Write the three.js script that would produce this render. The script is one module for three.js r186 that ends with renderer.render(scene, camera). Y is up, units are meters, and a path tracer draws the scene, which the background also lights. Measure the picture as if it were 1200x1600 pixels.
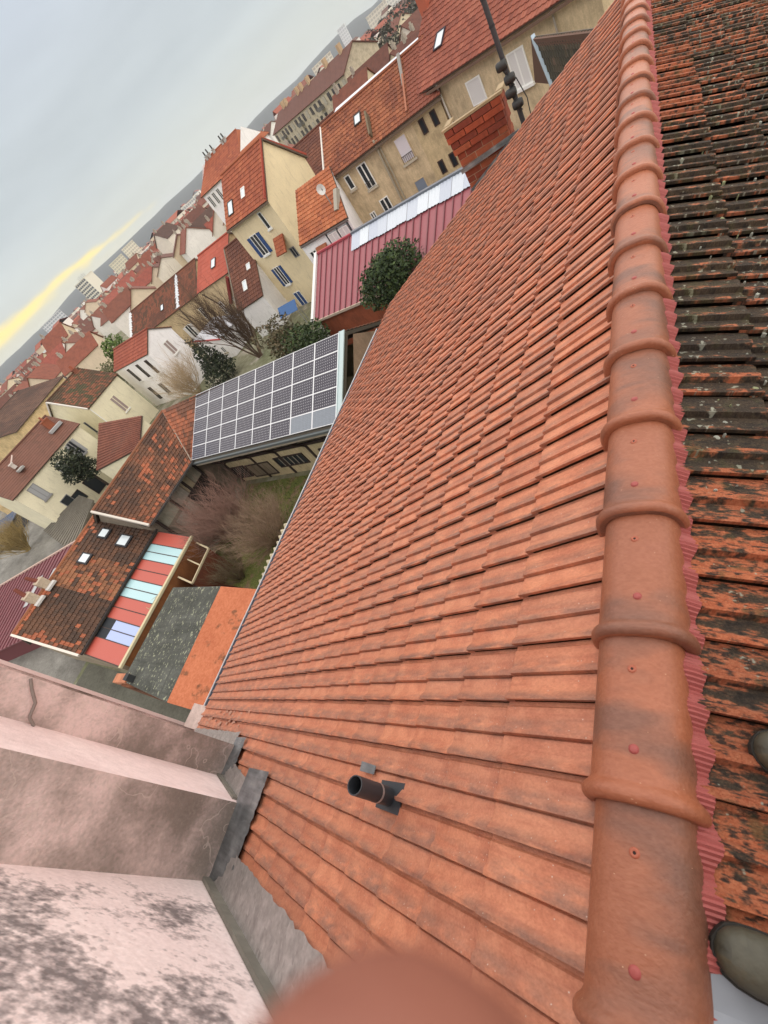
import * as THREE from 'three';
import { mergeGeometries, toCreasedNormals, mergeVertices } from 'three/addons/utils/BufferGeometryUtils.js';
import { MarchingCubes } from 'three/addons/objects/MarchingCubes.js';

// ---------------------------------------------------------------- camera, sky, sun, exposure
const scene = new THREE.Scene();
const EYE = 13;                                   // the phone is 13 m above the courtyard
const camera = new THREE.PerspectiveCamera(96.416, 0.75, 0.004, 9000);
{
  const yaw = -0.87206, pitch = -0.66594, roll = 0.76871;
  const f = new THREE.Vector3(Math.sin(yaw) * Math.cos(pitch), Math.sin(pitch), -Math.cos(yaw) * Math.cos(pitch));
  const r = new THREE.Vector3(Math.cos(yaw), 0, Math.sin(yaw));
  const d = new THREE.Vector3().crossVectors(f, r);
  const r2 = r.clone().multiplyScalar(Math.cos(roll)).addScaledVector(d, Math.sin(roll));
  const d2 = r.clone().multiplyScalar(-Math.sin(roll)).addScaledVector(d, Math.cos(roll));
  camera.matrixAutoUpdate = true;
  const m = new THREE.Matrix4().makeBasis(r2, d2.clone().negate(), f.clone().negate());
  camera.quaternion.setFromRotationMatrix(m);
  camera.position.set(0, EYE, 0);
  camera.userData.axes = { right: r2, down: d2, forward: f };
}
camera.focus = 6;
camera.userData.fStop = 7;
camera.updateMatrixWorld(true);
camera.updateProjectionMatrix();

const renderer = new THREE.WebGLRenderer({ antialias: true });
renderer.toneMapping = THREE.LinearToneMapping;
renderer.toneMappingExposure = 2.9;
renderer.shadowMap.enabled = true;

// ---------------------------------------------------------------- random numbers and noise
function rng(seed) { let a = seed >>> 0; return () => { a |= 0; a = a + 0x6D2B79F5 | 0; let t = Math.imul(a ^ a >>> 15, 1 | a); t = t + Math.imul(t ^ t >>> 7, 61 | t) ^ t; return ((t ^ t >>> 14) >>> 0) / 4294967296; }; }
const hash = (x, y, s = 0) => { let h = Math.imul(x | 0, 374761393) ^ Math.imul(y | 0, 668265263) ^ Math.imul(s | 0, 1274126177); h = Math.imul(h ^ h >>> 13, 1274126177); return ((h ^ h >>> 16) >>> 0) / 4294967296; };
const sm = t => t * t * (3 - 2 * t);
const lerp = (a, b, t) => a + (b - a) * t;
const clamp = (x, a = 0, b = 1) => Math.min(b, Math.max(a, x));
const step = (a, b, x) => sm(clamp((x - a) / (b - a)));
function vnoise(x, y, px, py, s) { // px, py: period in cells
  const xi = Math.floor(x), yi = Math.floor(y), fx = sm(x - xi), fy = sm(y - yi), w = (a, n) => n ? ((a % n) + n) % n : a;
  const a = hash(w(xi, px), w(yi, py), s), b = hash(w(xi + 1, px), w(yi, py), s), c = hash(w(xi, px), w(yi + 1, py), s), d = hash(w(xi + 1, px), w(yi + 1, py), s);
  return lerp(lerp(a, b, fx), lerp(c, d, fx), fy);
}
function fbm(u, v, fx, fy, oct, s) { let t = 0, a = 0.5, n = 0; for (let o = 0; o < oct; o++) { t += a * vnoise(u * fx, v * fy, fx, fy, s + o); n += a; a *= 0.55; fx *= 2; fy *= 2; } return t / n; }

// ---------------------------------------------------------------- sky: even winter overcast, a yellow gap low in the west
{
  const W = 2048, H = 1024, data = new Float32Array(W * H * 4);
  const lin = c => Math.pow(c / 255, 2.2);
  const hi = [194, 203, 219].map(lin), mid = [200, 208, 211].map(lin), lo = [211, 214, 206].map(lin), gold = [255, 229, 140].map(lin), pale = [232, 224, 188].map(lin);
  for (let j = 0; j < H; j++) for (let i = 0; i < W; i++) {
    const el = ((j + 0.5) / H - 0.5) * 180;
    const az = (i + 0.5) / W * 360 - 180;                       // longitude as three.js lays it out: atan2(z, x)
    const dirx = Math.cos(az * Math.PI / 180), dirz = Math.sin(az * Math.PI / 180);
    const bearing = Math.atan2(dirx, -dirz) * 180 / Math.PI;    // 0 along the roof ridge, negative to its left
    const e = Math.max(el, 0), c = [0, 0, 0];
    const t1 = step(1, 8, e), t2 = step(6, 24, e);
    const n = fbm((i / W) + 0, j / H, 14, 40, 5, 3) - 0.5, n2 = fbm(i / W, j / H, 40, 160, 4, 9) - 0.5;
    for (let k = 0; k < 3; k++) { let v = lerp(lerp(lo[k], mid[k], t1), hi[k], t2); v *= 1 + 0.24 * n + 0.10 * n2; c[k] = v; }
    // the gap: a thin wedge that opens to the left
    const open = clamp((-43 - bearing) / 30, 0, 1.6) * (bearing < -115 ? Math.max(0, (140 + bearing) / 25) : 1);
    if (open > 0) {
      const centre = lerp(1.45, 2.55, clamp((-43 - bearing) / 24, 0, 1.6)), half = 0.10 + 0.95 * open;
      const g = clamp(1 - Math.abs(el - centre - n2 * 1.8 - n * 0.8) / half) ; const gg = step(0, 0.95, g) * step(0, 0.25, open);
      const p = step(0, 0.5, clamp(1 - Math.abs(el - 0.9) / (0.6 + 1.4 * open))) * 0.55 * step(0, 0.3, open);
      for (let k = 0; k < 3; k++) { c[k] = lerp(c[k], pale[k] * 1.02, p); c[k] = lerp(c[k], gold[k] * 1.2, gg * 0.95); }
    }
    const o = (j * W + i) * 4, dim = el < 0 ? 0.35 : 1;
    for (let k = 0; k < 3; k++) data[o + k] = c[k] * dim * 0.378; data[o + 3] = 1;
  }
  const t = new THREE.DataTexture(data, W, H, THREE.RGBAFormat, THREE.FloatType);
  t.mapping = THREE.EquirectangularReflectionMapping; t.magFilter = THREE.LinearFilter; t.minFilter = THREE.LinearFilter; t.colorSpace = THREE.LinearSRGBColorSpace; t.needsUpdate = true;
  scene.background = t; scene.environment = t;
}
// thick cloud: the sun only makes a very broad bright area high overhead, a little to the right
const sun = new THREE.DirectionalLight(0xfff0dc, 1.5);
{
  const az = 50 * Math.PI / 180, el = 70 * Math.PI / 180;
  sun.position.set(Math.sin(az) * Math.cos(el) * 200, EYE + Math.sin(el) * 200, -Math.cos(az) * Math.cos(el) * 200);
  sun.target.position.set(-10, 4, -12);
  sun.castShadow = true; sun.shadow.radius = 290; sun.shadow.mapSize.set(2048, 2048);
  Object.assign(sun.shadow.camera, { left: -70, right: 70, top: 70, bottom: -70, near: 1, far: 420 });
  scene.add(sun, sun.target);
}

// ---------------------------------------------------------------- names and tags
const taken = new Map();
function numbered(n) { const k = taken.get(n) || 0; taken.set(n, k + 1); return k ? n + '_' + String(k).padStart(3, '0') : n; }
function tag(o, label, category, group, kind) { if (label) o.userData.label = label; if (category) o.userData.category = category; if (group) o.userData.group = group; if (kind) o.userData.kind = kind; return o; }
function thing(name, label, category, [x, y, z] = [0, 0, 0], turn = 0, group) { const o = new THREE.Group(); o.name = numbered(name); o.position.set(x, y, z); o.rotation.y = turn; scene.add(o); return tag(o, label, category, group); }
function mesh(name, geo, mat, parent) { const m = new THREE.Mesh(geo, mat); m.name = parent === scene ? numbered(name) : name; m.castShadow = m.receiveShadow = true; parent.add(m); return m; }
function structure(name, geo, mat) { const m = mesh(name, geo, mat, scene); m.userData.kind = 'structure'; return m; }

// ---------------------------------------------------------------- mesh builder: faces in metres, uv in metres, optional colour
const V = (x, y, z) => new THREE.Vector3(x, y, z);
class MB {
  constructor() { this.p = []; this.t = []; this.c = []; this.col = [1, 1, 1]; }
  color(c) { this.col = c; return this; }
  tri(a, b, c, uv) {
    const n = new THREE.Vector3().subVectors(b, a).cross(new THREE.Vector3().subVectors(c, a)).normalize();
    const up = Math.abs(n.y) > 0.9, h = up ? V(1, 0, 0) : V(n.z, 0, -n.x).normalize(), v = up ? V(0, 0, 1) : new THREE.Vector3().crossVectors(n, h);
    [a, b, c].forEach((q, i) => { this.p.push(q.x, q.y, q.z); if (uv) this.t.push(uv[i][0], uv[i][1]); else this.t.push(q.dot(h), q.dot(v)); this.c.push(...this.col); });
    return this;
  }
  quad(a, b, c, d, uv) { this.tri(a, b, c, uv && [uv[0], uv[1], uv[2]]); return this.tri(a, c, d, uv && [uv[0], uv[2], uv[3]]); }
  poly(pts) { for (let i = 1; i < pts.length - 1; i++) this.tri(pts[0], pts[i], pts[i + 1]); return this; }
  box(x0, y0, z0, x1, y1, z1, m) {
    const q = [V(x0, y0, z0), V(x1, y0, z0), V(x1, y1, z0), V(x0, y1, z0), V(x0, y0, z1), V(x1, y0, z1), V(x1, y1, z1), V(x0, y1, z1)];
    if (m) q.forEach(v => v.applyMatrix4(m));
    for (const [a, b, c, d] of [[0, 3, 2, 1], [4, 5, 6, 7], [0, 1, 5, 4], [3, 7, 6, 2], [0, 4, 7, 3], [1, 2, 6, 5]]) this.quad(q[a], q[b], q[c], q[d]);
    return this;
  }
  // closed slab between a quad (counter-clockwise seen from outside) and the same quad pushed in by t
  slab(q, t) {
    const n = new THREE.Vector3().subVectors(q[1], q[0]).cross(new THREE.Vector3().subVectors(q[q.length - 1], q[0])).normalize(), b = q.map(v => v.clone().addScaledVector(n, -t)), k = q.length;
    this.poly(q); this.poly(b.slice().reverse());
    for (let i = 0; i < k; i++) { const j = (i + 1) % k; this.quad(q[i], b[i], b[j], q[j]); }
    return this;
  }
  bar(a, b, w, h = w, up = V(0, 1, 0)) {  // rectangular bar from a to b
    const d = new THREE.Vector3().subVectors(b, a), L = d.length(); d.normalize();
    let s = new THREE.Vector3().crossVectors(up, d); if (s.length() < 1e-4) s = new THREE.Vector3().crossVectors(V(1, 0, 0), d); s.normalize();
    const u = new THREE.Vector3().crossVectors(d, s), m = new THREE.Matrix4().makeBasis(s, u, d).setPosition(a);
    return this.box(-w / 2, -h / 2, 0, w / 2, h / 2, L, m);
  }
  tube(pts, rad, n = 6, cap = true) {
    const R = i => Array.isArray(rad) ? rad[i] : rad, rings = [];
    let prev = null;
    pts.forEach((p, i) => {
      const d = new THREE.Vector3().subVectors(pts[Math.min(i + 1, pts.length - 1)], pts[Math.max(i - 1, 0)]).normalize();
      let s = prev ? prev.clone().addScaledVector(d, -prev.dot(d)) : new THREE.Vector3().crossVectors(Math.abs(d.y) > 0.9 ? V(1, 0, 0) : V(0, 1, 0), d);
      s.normalize(); prev = s; const u = new THREE.Vector3().crossVectors(d, s), ring = [];
      for (let k = 0; k < n; k++) { const a = k / n * Math.PI * 2; ring.push(p.clone().addScaledVector(s, Math.cos(a) * R(i)).addScaledVector(u, Math.sin(a) * R(i))); }
      rings.push(ring);
    });
    for (let i = 0; i + 1 < rings.length; i++) for (let k = 0; k < n; k++) { const l = (k + 1) % n; this.quad(rings[i][k], rings[i][l], rings[i + 1][l], rings[i + 1][k]); }
    if (cap) { this.poly(rings[0].slice().reverse()); this.poly(rings[rings.length - 1]); }
    return this;
  }
  geo(crease = 0) {
    const g = new THREE.BufferGeometry();
    g.setAttribute('position', new THREE.Float32BufferAttribute(this.p, 3)); g.setAttribute('uv', new THREE.Float32BufferAttribute(this.t, 2)); g.setAttribute('color', new THREE.Float32BufferAttribute(this.c, 3));
    g.computeVertexNormals();
    return crease ? toCreasedNormals(g, crease) : g;
  }
  build(name, mat, parent, crease) { return mesh(name, this.geo(crease), mat, parent); }
}

// ---------------------------------------------------------------- textures and materials
const srgb = (r, g, b) => [r, g, b].map(c => { c /= 255; return c <= 0.04045 ? c / 12.92 : Math.pow((c + 0.055) / 1.055, 2.4); });
function texture(size, fn, { data = false, repeat = 1, w = size, h = size } = {}) {
  const a = new Uint8Array(w * h * 4);
  for (let j = 0; j < h; j++) for (let i = 0; i < w; i++) { const c = fn(i / w, j / h), o = (j * w + i) * 4; if (typeof c === 'number') a[o] = a[o + 1] = a[o + 2] = clamp(c) * 255; else { a[o] = clamp(c[0], 0, 255); a[o + 1] = clamp(c[1], 0, 255); a[o + 2] = clamp(c[2], 0, 255); } a[o + 3] = 255; }
  const t = new THREE.DataTexture(a, w, h, THREE.RGBAFormat); t.wrapS = t.wrapT = THREE.RepeatWrapping; t.magFilter = THREE.LinearFilter; t.minFilter = THREE.LinearMipmapLinearFilter; t.generateMipmaps = true;
  t.repeat.set(repeat, repeat); if (!data) t.colorSpace = THREE.SRGBColorSpace; t.needsUpdate = true; return t;
}
const mix3 = (a, b, t) => [lerp(a[0], b[0], t), lerp(a[1], b[1], t), lerp(a[2], b[2], t)];
const std = o => new THREE.MeshStandardMaterial({ roughness: 0.85, ...o });
const plain = (r, g, b, o = {}) => std({ color: new THREE.Color().setRGB(...srgb(r, g, b).map(c => c * 0.8)), ...o });
// one grey grain used to break up every painted or rendered surface (stains with their own outline, not shade)
const grain = texture(512, (u, v) => { const n = fbm(u, v, 6, 6, 6, 11), s = fbm(u, v, 40, 8, 3, 21), f = fbm(u, v, 90, 90, 2, 31); const k = 232 + (n - 0.5) * 66 + (s - 0.5) * 40 + (f - 0.5) * 30; return [k, k - 2, k - 5]; }, { repeat: 0.28 });
const grainLight = texture(512, (u, v) => { const n = fbm(u, v, 5, 5, 6, 13), f = fbm(u, v, 90, 90, 2, 33), d = fbm(u, v, 30, 6, 4, 23); const k = 247 + (n - 0.5) * 22 + (f - 0.5) * 14 - clamp((d - 0.62) * 5) * 16; return [k, k - 1, k - 3]; }, { repeat: 0.22 });
const grainBump = texture(512, (u, v) => fbm(u, v, 110, 110, 3, 5), { data: true, repeat: 1.1 });
const rendered = (r, g, b, o = {}) => std({ color: new THREE.Color().setRGB(...srgb(r, g, b).map(c => c * 0.95)), map: grain, bumpMap: grainBump, bumpScale: 0.006, roughness: 0.92, ...o });
const limewash = (r, g, b) => rendered(r, g, b, { map: grainLight });
const bright = (r, g, b, o = {}) => std({ color: new THREE.Color().setRGB(...srgb(r, g, b)), ...o });

// ================================================================ the house under the photographer
const RX = -0.2427, RY = EYE - 1.3908, SL = 0.417;            // ridge line, apex height of the new slope, slope of the new tiles
const cS = Math.cos(SL), sS = Math.sin(SL);
const FAR = -8.79;                                             // far verge
const house = thing('tiled_house', 'house under the camera with a new red tiled slope beside an old lichen covered one', 'house', [0, 0, 0]);

// -- clay tile prints: an atlas of eight tiles, across = width, down = length (patina on the rolls, specks, drips)
function tileAtlas(seed, paint) { return texture(1024, (u, v) => { const ci = Math.floor(u * 4), cj = Math.floor(v * 2), tu = u * 4 - ci, tv = v * 2 - cj, k = cj * 4 + ci; return paint(tu, tv, k, u, v); }, { w: 1024, h: 1024 }); }
const newAtlas = tileAtlas(1, (tu, tv, k, u, v) => {
  const s = 40 + k * 7, n = fbm(tu + k, tv, 3, 6, 5, s), f = fbm(tu, tv, 40, 60, 2, s + 3), st = fbm(tu, tv + k, 14, 3, 4, s + 5);
  let c = mix3([184, 112, 82], [208, 138, 104], clamp(n * 1.5 - 0.25));
  c = mix3(c, [166, 94, 70], clamp((st - 0.52) * 2.2) * 0.7);
  const roll = Math.max(step(0.24, 0.02, tu), step(0.36, 0.46, tu) * step(0.8, 0.6, tu) * 0.8, step(0.86, 0.98, tu) * 0.5);
  const pat = clamp((fbm(tu, tv, 8, 5, 5, s + 9) - 0.30) * 2.6) * roll * (0.45 + 0.55 * hash(k, 3));
  c = mix3(c, [124, 92, 80], pat * 0.85);
  if (hash(Math.floor(u * 300), Math.floor(v * 300), 17) > 0.9987) c = [206, 180, 164];
  const g = (f - 0.5) * 26; return [c[0] + g, c[1] + g * 0.8, c[2] + g * 0.7];
});
function oldPaint(orange, seed) { return (tu, tv, k, u, v) => {
  const s = seed + k * 11, n = fbm(tu, tv, 8, 8, 6, s), b = fbm(tu, tv, 26, 14, 4, s + 2), f = fbm(tu, tv, 70, 90, 2, s + 4), band = Math.cos((tu - 0.05 + (hash(k, 9) - 0.5) * 0.04) * 12.566);
  let c = mix3([58, 47, 37], [96, 80, 60], clamp(n * 1.6 - 0.3));
  const clay = clamp((n * 0.62 + b * 0.5 + band * lerp(0.20, 0.09, orange) - lerp(0.77, 0.42, orange)) * 7);
  c = mix3(c, mix3([180, 92, 58], [206, 130, 92], b), clay);
  c = mix3(c, [40, 33, 28], clamp((fbm(tu, tv, 26, 16, 5, s + 7) - 0.56) * 6) * 0.8);
  const lich = fbm(tu, tv, 11, 17, 3, s + 13); if (lich > (orange > 0.5 ? 0.80 : 0.70)) c = mix3(c, [176, 180, 164], clamp((lich - (orange > 0.5 ? 0.80 : 0.70)) * 16) * 0.9);
  const moss = fbm(tu, tv, 4, 6, 3, s + 23); c = mix3(c, [74, 74, 40], clamp((moss - 0.62) * 6) * 0.55);
  const g = (f - 0.5) * 44; return [c[0] + g, c[1] + g, c[2] + g * 0.9];
}; }
const oldDark = tileAtlas(2, oldPaint(0.12, 200)), oldMid = tileAtlas(3, oldPaint(0.5, 400)), oldOrange = tileAtlas(4, oldPaint(0.95, 600));
const clayBump = texture(256, (u, v) => fbm(u, v, 60, 60, 3, 77), { data: true, repeat: 4 });
const newClay = std({ map: newAtlas, vertexColors: true, roughness: 0.58, color: new THREE.Color(0.97, 1.01, 1.06), bumpMap: clayBump, bumpScale: 0.0012 });
const oldClay = [oldDark, oldMid, oldOrange].map(map => std({ map, vertexColors: true, roughness: 0.9, bumpMap: clayBump, bumpScale: 0.0025, color: new THREE.Color(0.6, 0.6, 0.6) }));

// one interlocking tile: x down the slope (0 .. len), y out of the slope, z across (0 = lapping edge)
const NEWPROF = [[0, 23], [0.07, 24], [0.16, 11], [0.22, 5], [0.42, 3], [0.44, -3], [0.465, 15], [0.55, 15], [0.63, 4.5], [0.90, 3], [0.93, -3], [1.0, -3]];
const OLDPROF = [[0, 27], [0.09, 28], [0.16, 8], [0.24, 4], [0.41, 3], [0.455, 25], [0.57, 26], [0.62, 5], [0.90, 4], [0.93, -3], [1.0, -3]];
function tileGeo(width, len, lift, prof, cell, tint, side = 1) {
  const b = new MB(); b.color(tint);
  const ci = cell % 4, cj = Math.floor(cell / 4) % 2, uvOf = (u, t) => [(ci + 0.02 + 0.96 * clamp(u)) / 4, (cj + 0.02 + 0.96 * t) / 2];
  const at = (i, t) => { const [u, h] = prof[i], x = t * len; return V(x, h / 1000 + lift * t, u * width * side); };
  const n = prof.length, T0 = 0, T1 = 0.975;
  for (let i = 0; i + 1 < n; i++) {
    const a = at(i, T0), c = at(i + 1, T0), d = at(i, T1), e = at(i + 1, T1), f = at(i, 1), g = at(i + 1, 1); f.y -= 0.003; g.y -= 0.003;
    const ua = uvOf(prof[i][0], T0), uc = uvOf(prof[i + 1][0], T0), ud = uvOf(prof[i][0], T1), ue = uvOf(prof[i + 1][0], T1), uf = uvOf(prof[i][0], 1), ug = uvOf(prof[i + 1][0], 1);
    const o = side > 0;
    const Q = (p, q, r, s, U) => o ? b.quad(p, q, r, s, U) : b.quad(s, r, q, p, [U[3], U[2], U[1], U[0]]);
    Q(a, c, e, d, [ua, uc, ue, ud]); Q(d, e, g, f, [ud, ue, ug, uf]);
    const f2 = f.clone(), g2 = g.clone(); f2.y -= 0.015; g2.y -= 0.015; f2.x -= 0.004; g2.x -= 0.004;
    Q(f, g, g2, f2, [uf, ug, ug, uf]);
  }
  const a = at(0, 0), d = at(0, 1), a2 = a.clone(), d2 = d.clone(); a2.y -= 0.0155; d2.y -= 0.0155; const ua = uvOf(0, 0), ud = uvOf(0, 1);
  side > 0 ? b.quad(a, d, d2, a2, [ua, ud, ud, ua]) : b.quad(a2, d2, d, a, [ua, ud, ud, ua]);
  return b.geo(0.62);
}
function slopeFrame(side) { // side -1: left slope, +1: right slope; local x down the slope, y out, z along the ridge
  const X = V(side * cS, -sS, 0), Y = V(side * sS, cS, 0), Z = new THREE.Vector3().crossVectors(X, Y);
  return new THREE.Matrix4().makeBasis(X, Y, Z).setPosition(RX, RY, 0);
}
function inPicture(p, slack = 1.04) { const q = p.clone().project(camera); return Math.abs(q.x) < slack && Math.abs(q.y) < slack && q.z < 1; }

// ---------------- new slope
const TW = 0.1921, TC = 0.2579, S0 = 0.4605;
{
  const M = slopeFrame(-1);
  const roof = mesh('new_roof_slope', new MB().slab([V(0.03, -0.028, 8.78), V(0.03, -0.028, -0.9), V(5.72, -0.028, -0.9), V(5.72, -0.028, 8.78)].reverse(), 0.14).geo(), plain(96, 78, 62), house);
  roof.applyMatrix4(M); tag(roof, 'slope of new salmon red clay tiles');
  const r = rng(7), variants = [];
  const tints = [[1, 1, 1], [0.93, 0.95, 0.97], [1.05, 1.04, 1.03], [0.96, 0.93, 0.91], [1.02, 0.99, 0.96], [0.9, 0.9, 0.92]];
  for (let v = 0; v < 24; v++) variants.push({ short: tileGeo(TW, TC + 0.03, 0.019, NEWPROF, v % 8, tints[v % 6]), long: tileGeo(TW, S0 - 0.02, 0.019, NEWPROF, v % 8, tints[v % 6]) });
  const cells = [];
  for (let j = 0; j <= 20; j++) for (let i = -8; i < 42; i++) {
    const d = 0.7633 + i * TW, s1 = S0 + j * TC, s0 = j ? s1 - TC - 0.03 : 0.02;
    const c = V((s0 + s1) / 2, 0.01, d + TW / 2).applyMatrix4(M);
    if (c.z > 0.74 + (c.x + 1.6) * -0.02 && true) continue;
    if (c.x < -2.86 && c.z > 0.30) continue; if (c.x < -3.5 && c.z > 0.06) continue;
    const off = Math.hypot(c.x, c.y - EYE, c.z);
    cells.push({ s0, d, j, c, v: Math.floor(r() * 24), score: (inPicture(c) ? 1 : 0.001) / (off * off), jx: (r() - 0.5) * 0.006, jy: (r() - 0.5) * 0.003, jr: (r() - 0.5) * 0.012 });
  }
  cells.sort((a, b) => b.score - a.score);
  const field = [];
  cells.forEach((t, n) => {
    const g = t.j ? variants[t.v].short : variants[t.v].long;
    const m = new THREE.Matrix4().makeRotationX(t.jr).setPosition(t.s0 + t.jx, t.jy, t.d);
    if (n < 300) { const k = mesh('roof_tile', g, newClay, roof); k.applyMatrix4(m); }
    else field.push(g.clone().applyMatrix4(m));
  });
  const f = mesh('roof_tile_field', mergeGeometries(field), newClay, roof); f.userData.kind = 'stuff';
}
// ---------------- old slope
{
  const M = slopeFrame(1);
  const roof = mesh('old_roof_slope', new MB().slab([V(0.03, -0.03, -9), V(0.03, -0.03, 0.9), V(5.6, -0.03, 0.9), V(5.6, -0.03, -9)], 0.14).geo(), plain(80, 64, 50), house);
  roof.applyMatrix4(M); tag(roof, 'slope of old orange tiles blackened by lichen');
  const r = rng(19), cells = [], tints = [[1, 1, 1], [0.86, 0.86, 0.88], [1.1, 1.06, 1.02], [0.94, 0.95, 0.92], [1.03, 0.98, 0.95]];
  const geos = [];
  for (let v = 0; v < 20; v++) geos.push({ short: tileGeo(TW, TC + 0.04, 0.022, OLDPROF, v % 8, tints[v % 5], -1), long: tileGeo(TW, 0.36, 0.022, OLDPROF, v % 8, tints[v % 5], -1) });
  for (let j = 0; j < 20; j++) for (let i = -3; i < 45; i++) {
    const z = -0.2 - i * TW, s1 = 0.40 + j * TC, s0 = j ? s1 - TC - 0.04 : 0.04;
    const c = V((s0 + s1) / 2, 0.01, z - TW / 2).applyMatrix4(M);
    const off = Math.hypot(c.x, c.y - EYE, c.z); if (!inPicture(c, 1.25) && j > 6) { if (off > 4.2) continue; }
    // cleaned orange tiles nearest the phone, a few more far off and one by one between
    let kind = z > -0.99 ? 2 : 0; const q = hash(i, j, 5);
    if (z <= -0.99) { if (q > 0.8) kind = 1; if (z < -4.6 && q > 0.2) kind = z < -6.2 ? (q > 0.5 ? 2 : 1) : 1; if (j === 0 && z < -4.2 && z > -5.6) kind = 2; if (j >= 3 && q > 0.55) kind = 1; }
    else if (q < 0.12) kind = 1;
    cells.push({ s0, z, j, kind, score: (inPicture(c) ? 1 : 0.001) / (off * off), v: Math.floor(r() * 20), jx: (r() - 0.5) * 0.016, jy: (r() - 0.5) * 0.006, jr: (r() - 0.5) * 0.03 });
  }
  cells.sort((a, b) => b.score - a.score);
  const field = [[], [], []];
  cells.forEach((t, n) => {
    const g = t.j ? geos[t.v].short : geos[t.v].long, m = new THREE.Matrix4().makeRotationX(t.jr).setPosition(t.s0 + t.jx, t.jy, t.z);
    if (n < 300) mesh('old_roof_tile', g, oldClay[t.kind], roof).applyMatrix4(m); else field[t.kind].push(g.clone().applyMatrix4(m));
  });
  field.forEach((l, k) => { if (l.length) mesh('old_tile_field', mergeGeometries(l), oldClay[k], roof).userData.kind = 'stuff'; });
  // crusts of pale lichen standing on the tiles
  const lich = new MB(); const q = rng(5);
  for (let n = 0; n < 120; n++) {
    const z = -1.05 - Math.pow(q(), 1.6) * 4.2, s = 0.2 + q() * (0.35 - z * 0.1), R = 0.003 + q() * q() * 0.012, cx = s, cz = z, h = 0.02 + q() * 0.014, N = 9, ring = [];
    lich.color(q() > 0.25 ? srgb(158, 162, 152) : srgb(140, 146, 112));
    for (let k = 0; k < N; k++) { const a = k / N * 6.283, rr = R * (0.35 + q() * 0.95); ring.push(V(cx + Math.cos(a) * rr, h, cz + Math.sin(a) * rr)); }
    const top = V(cx, h + 0.004, cz); for (let k = 0; k < N; k++) lich.tri(top, ring[(k + 1) % N], ring[k]);
    for (let k = 0; k < N; k++) { const a = ring[k], b = ring[(k + 1) % N]; lich.quad(a, b, V(b.x, 0.004, b.z), V(a.x, 0.004, a.z)); }
  }
  const l = lich.build('lichen', std({ vertexColors: true, roughness: 1 }), roof); l.userData.kind = 'stuff';
}
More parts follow.
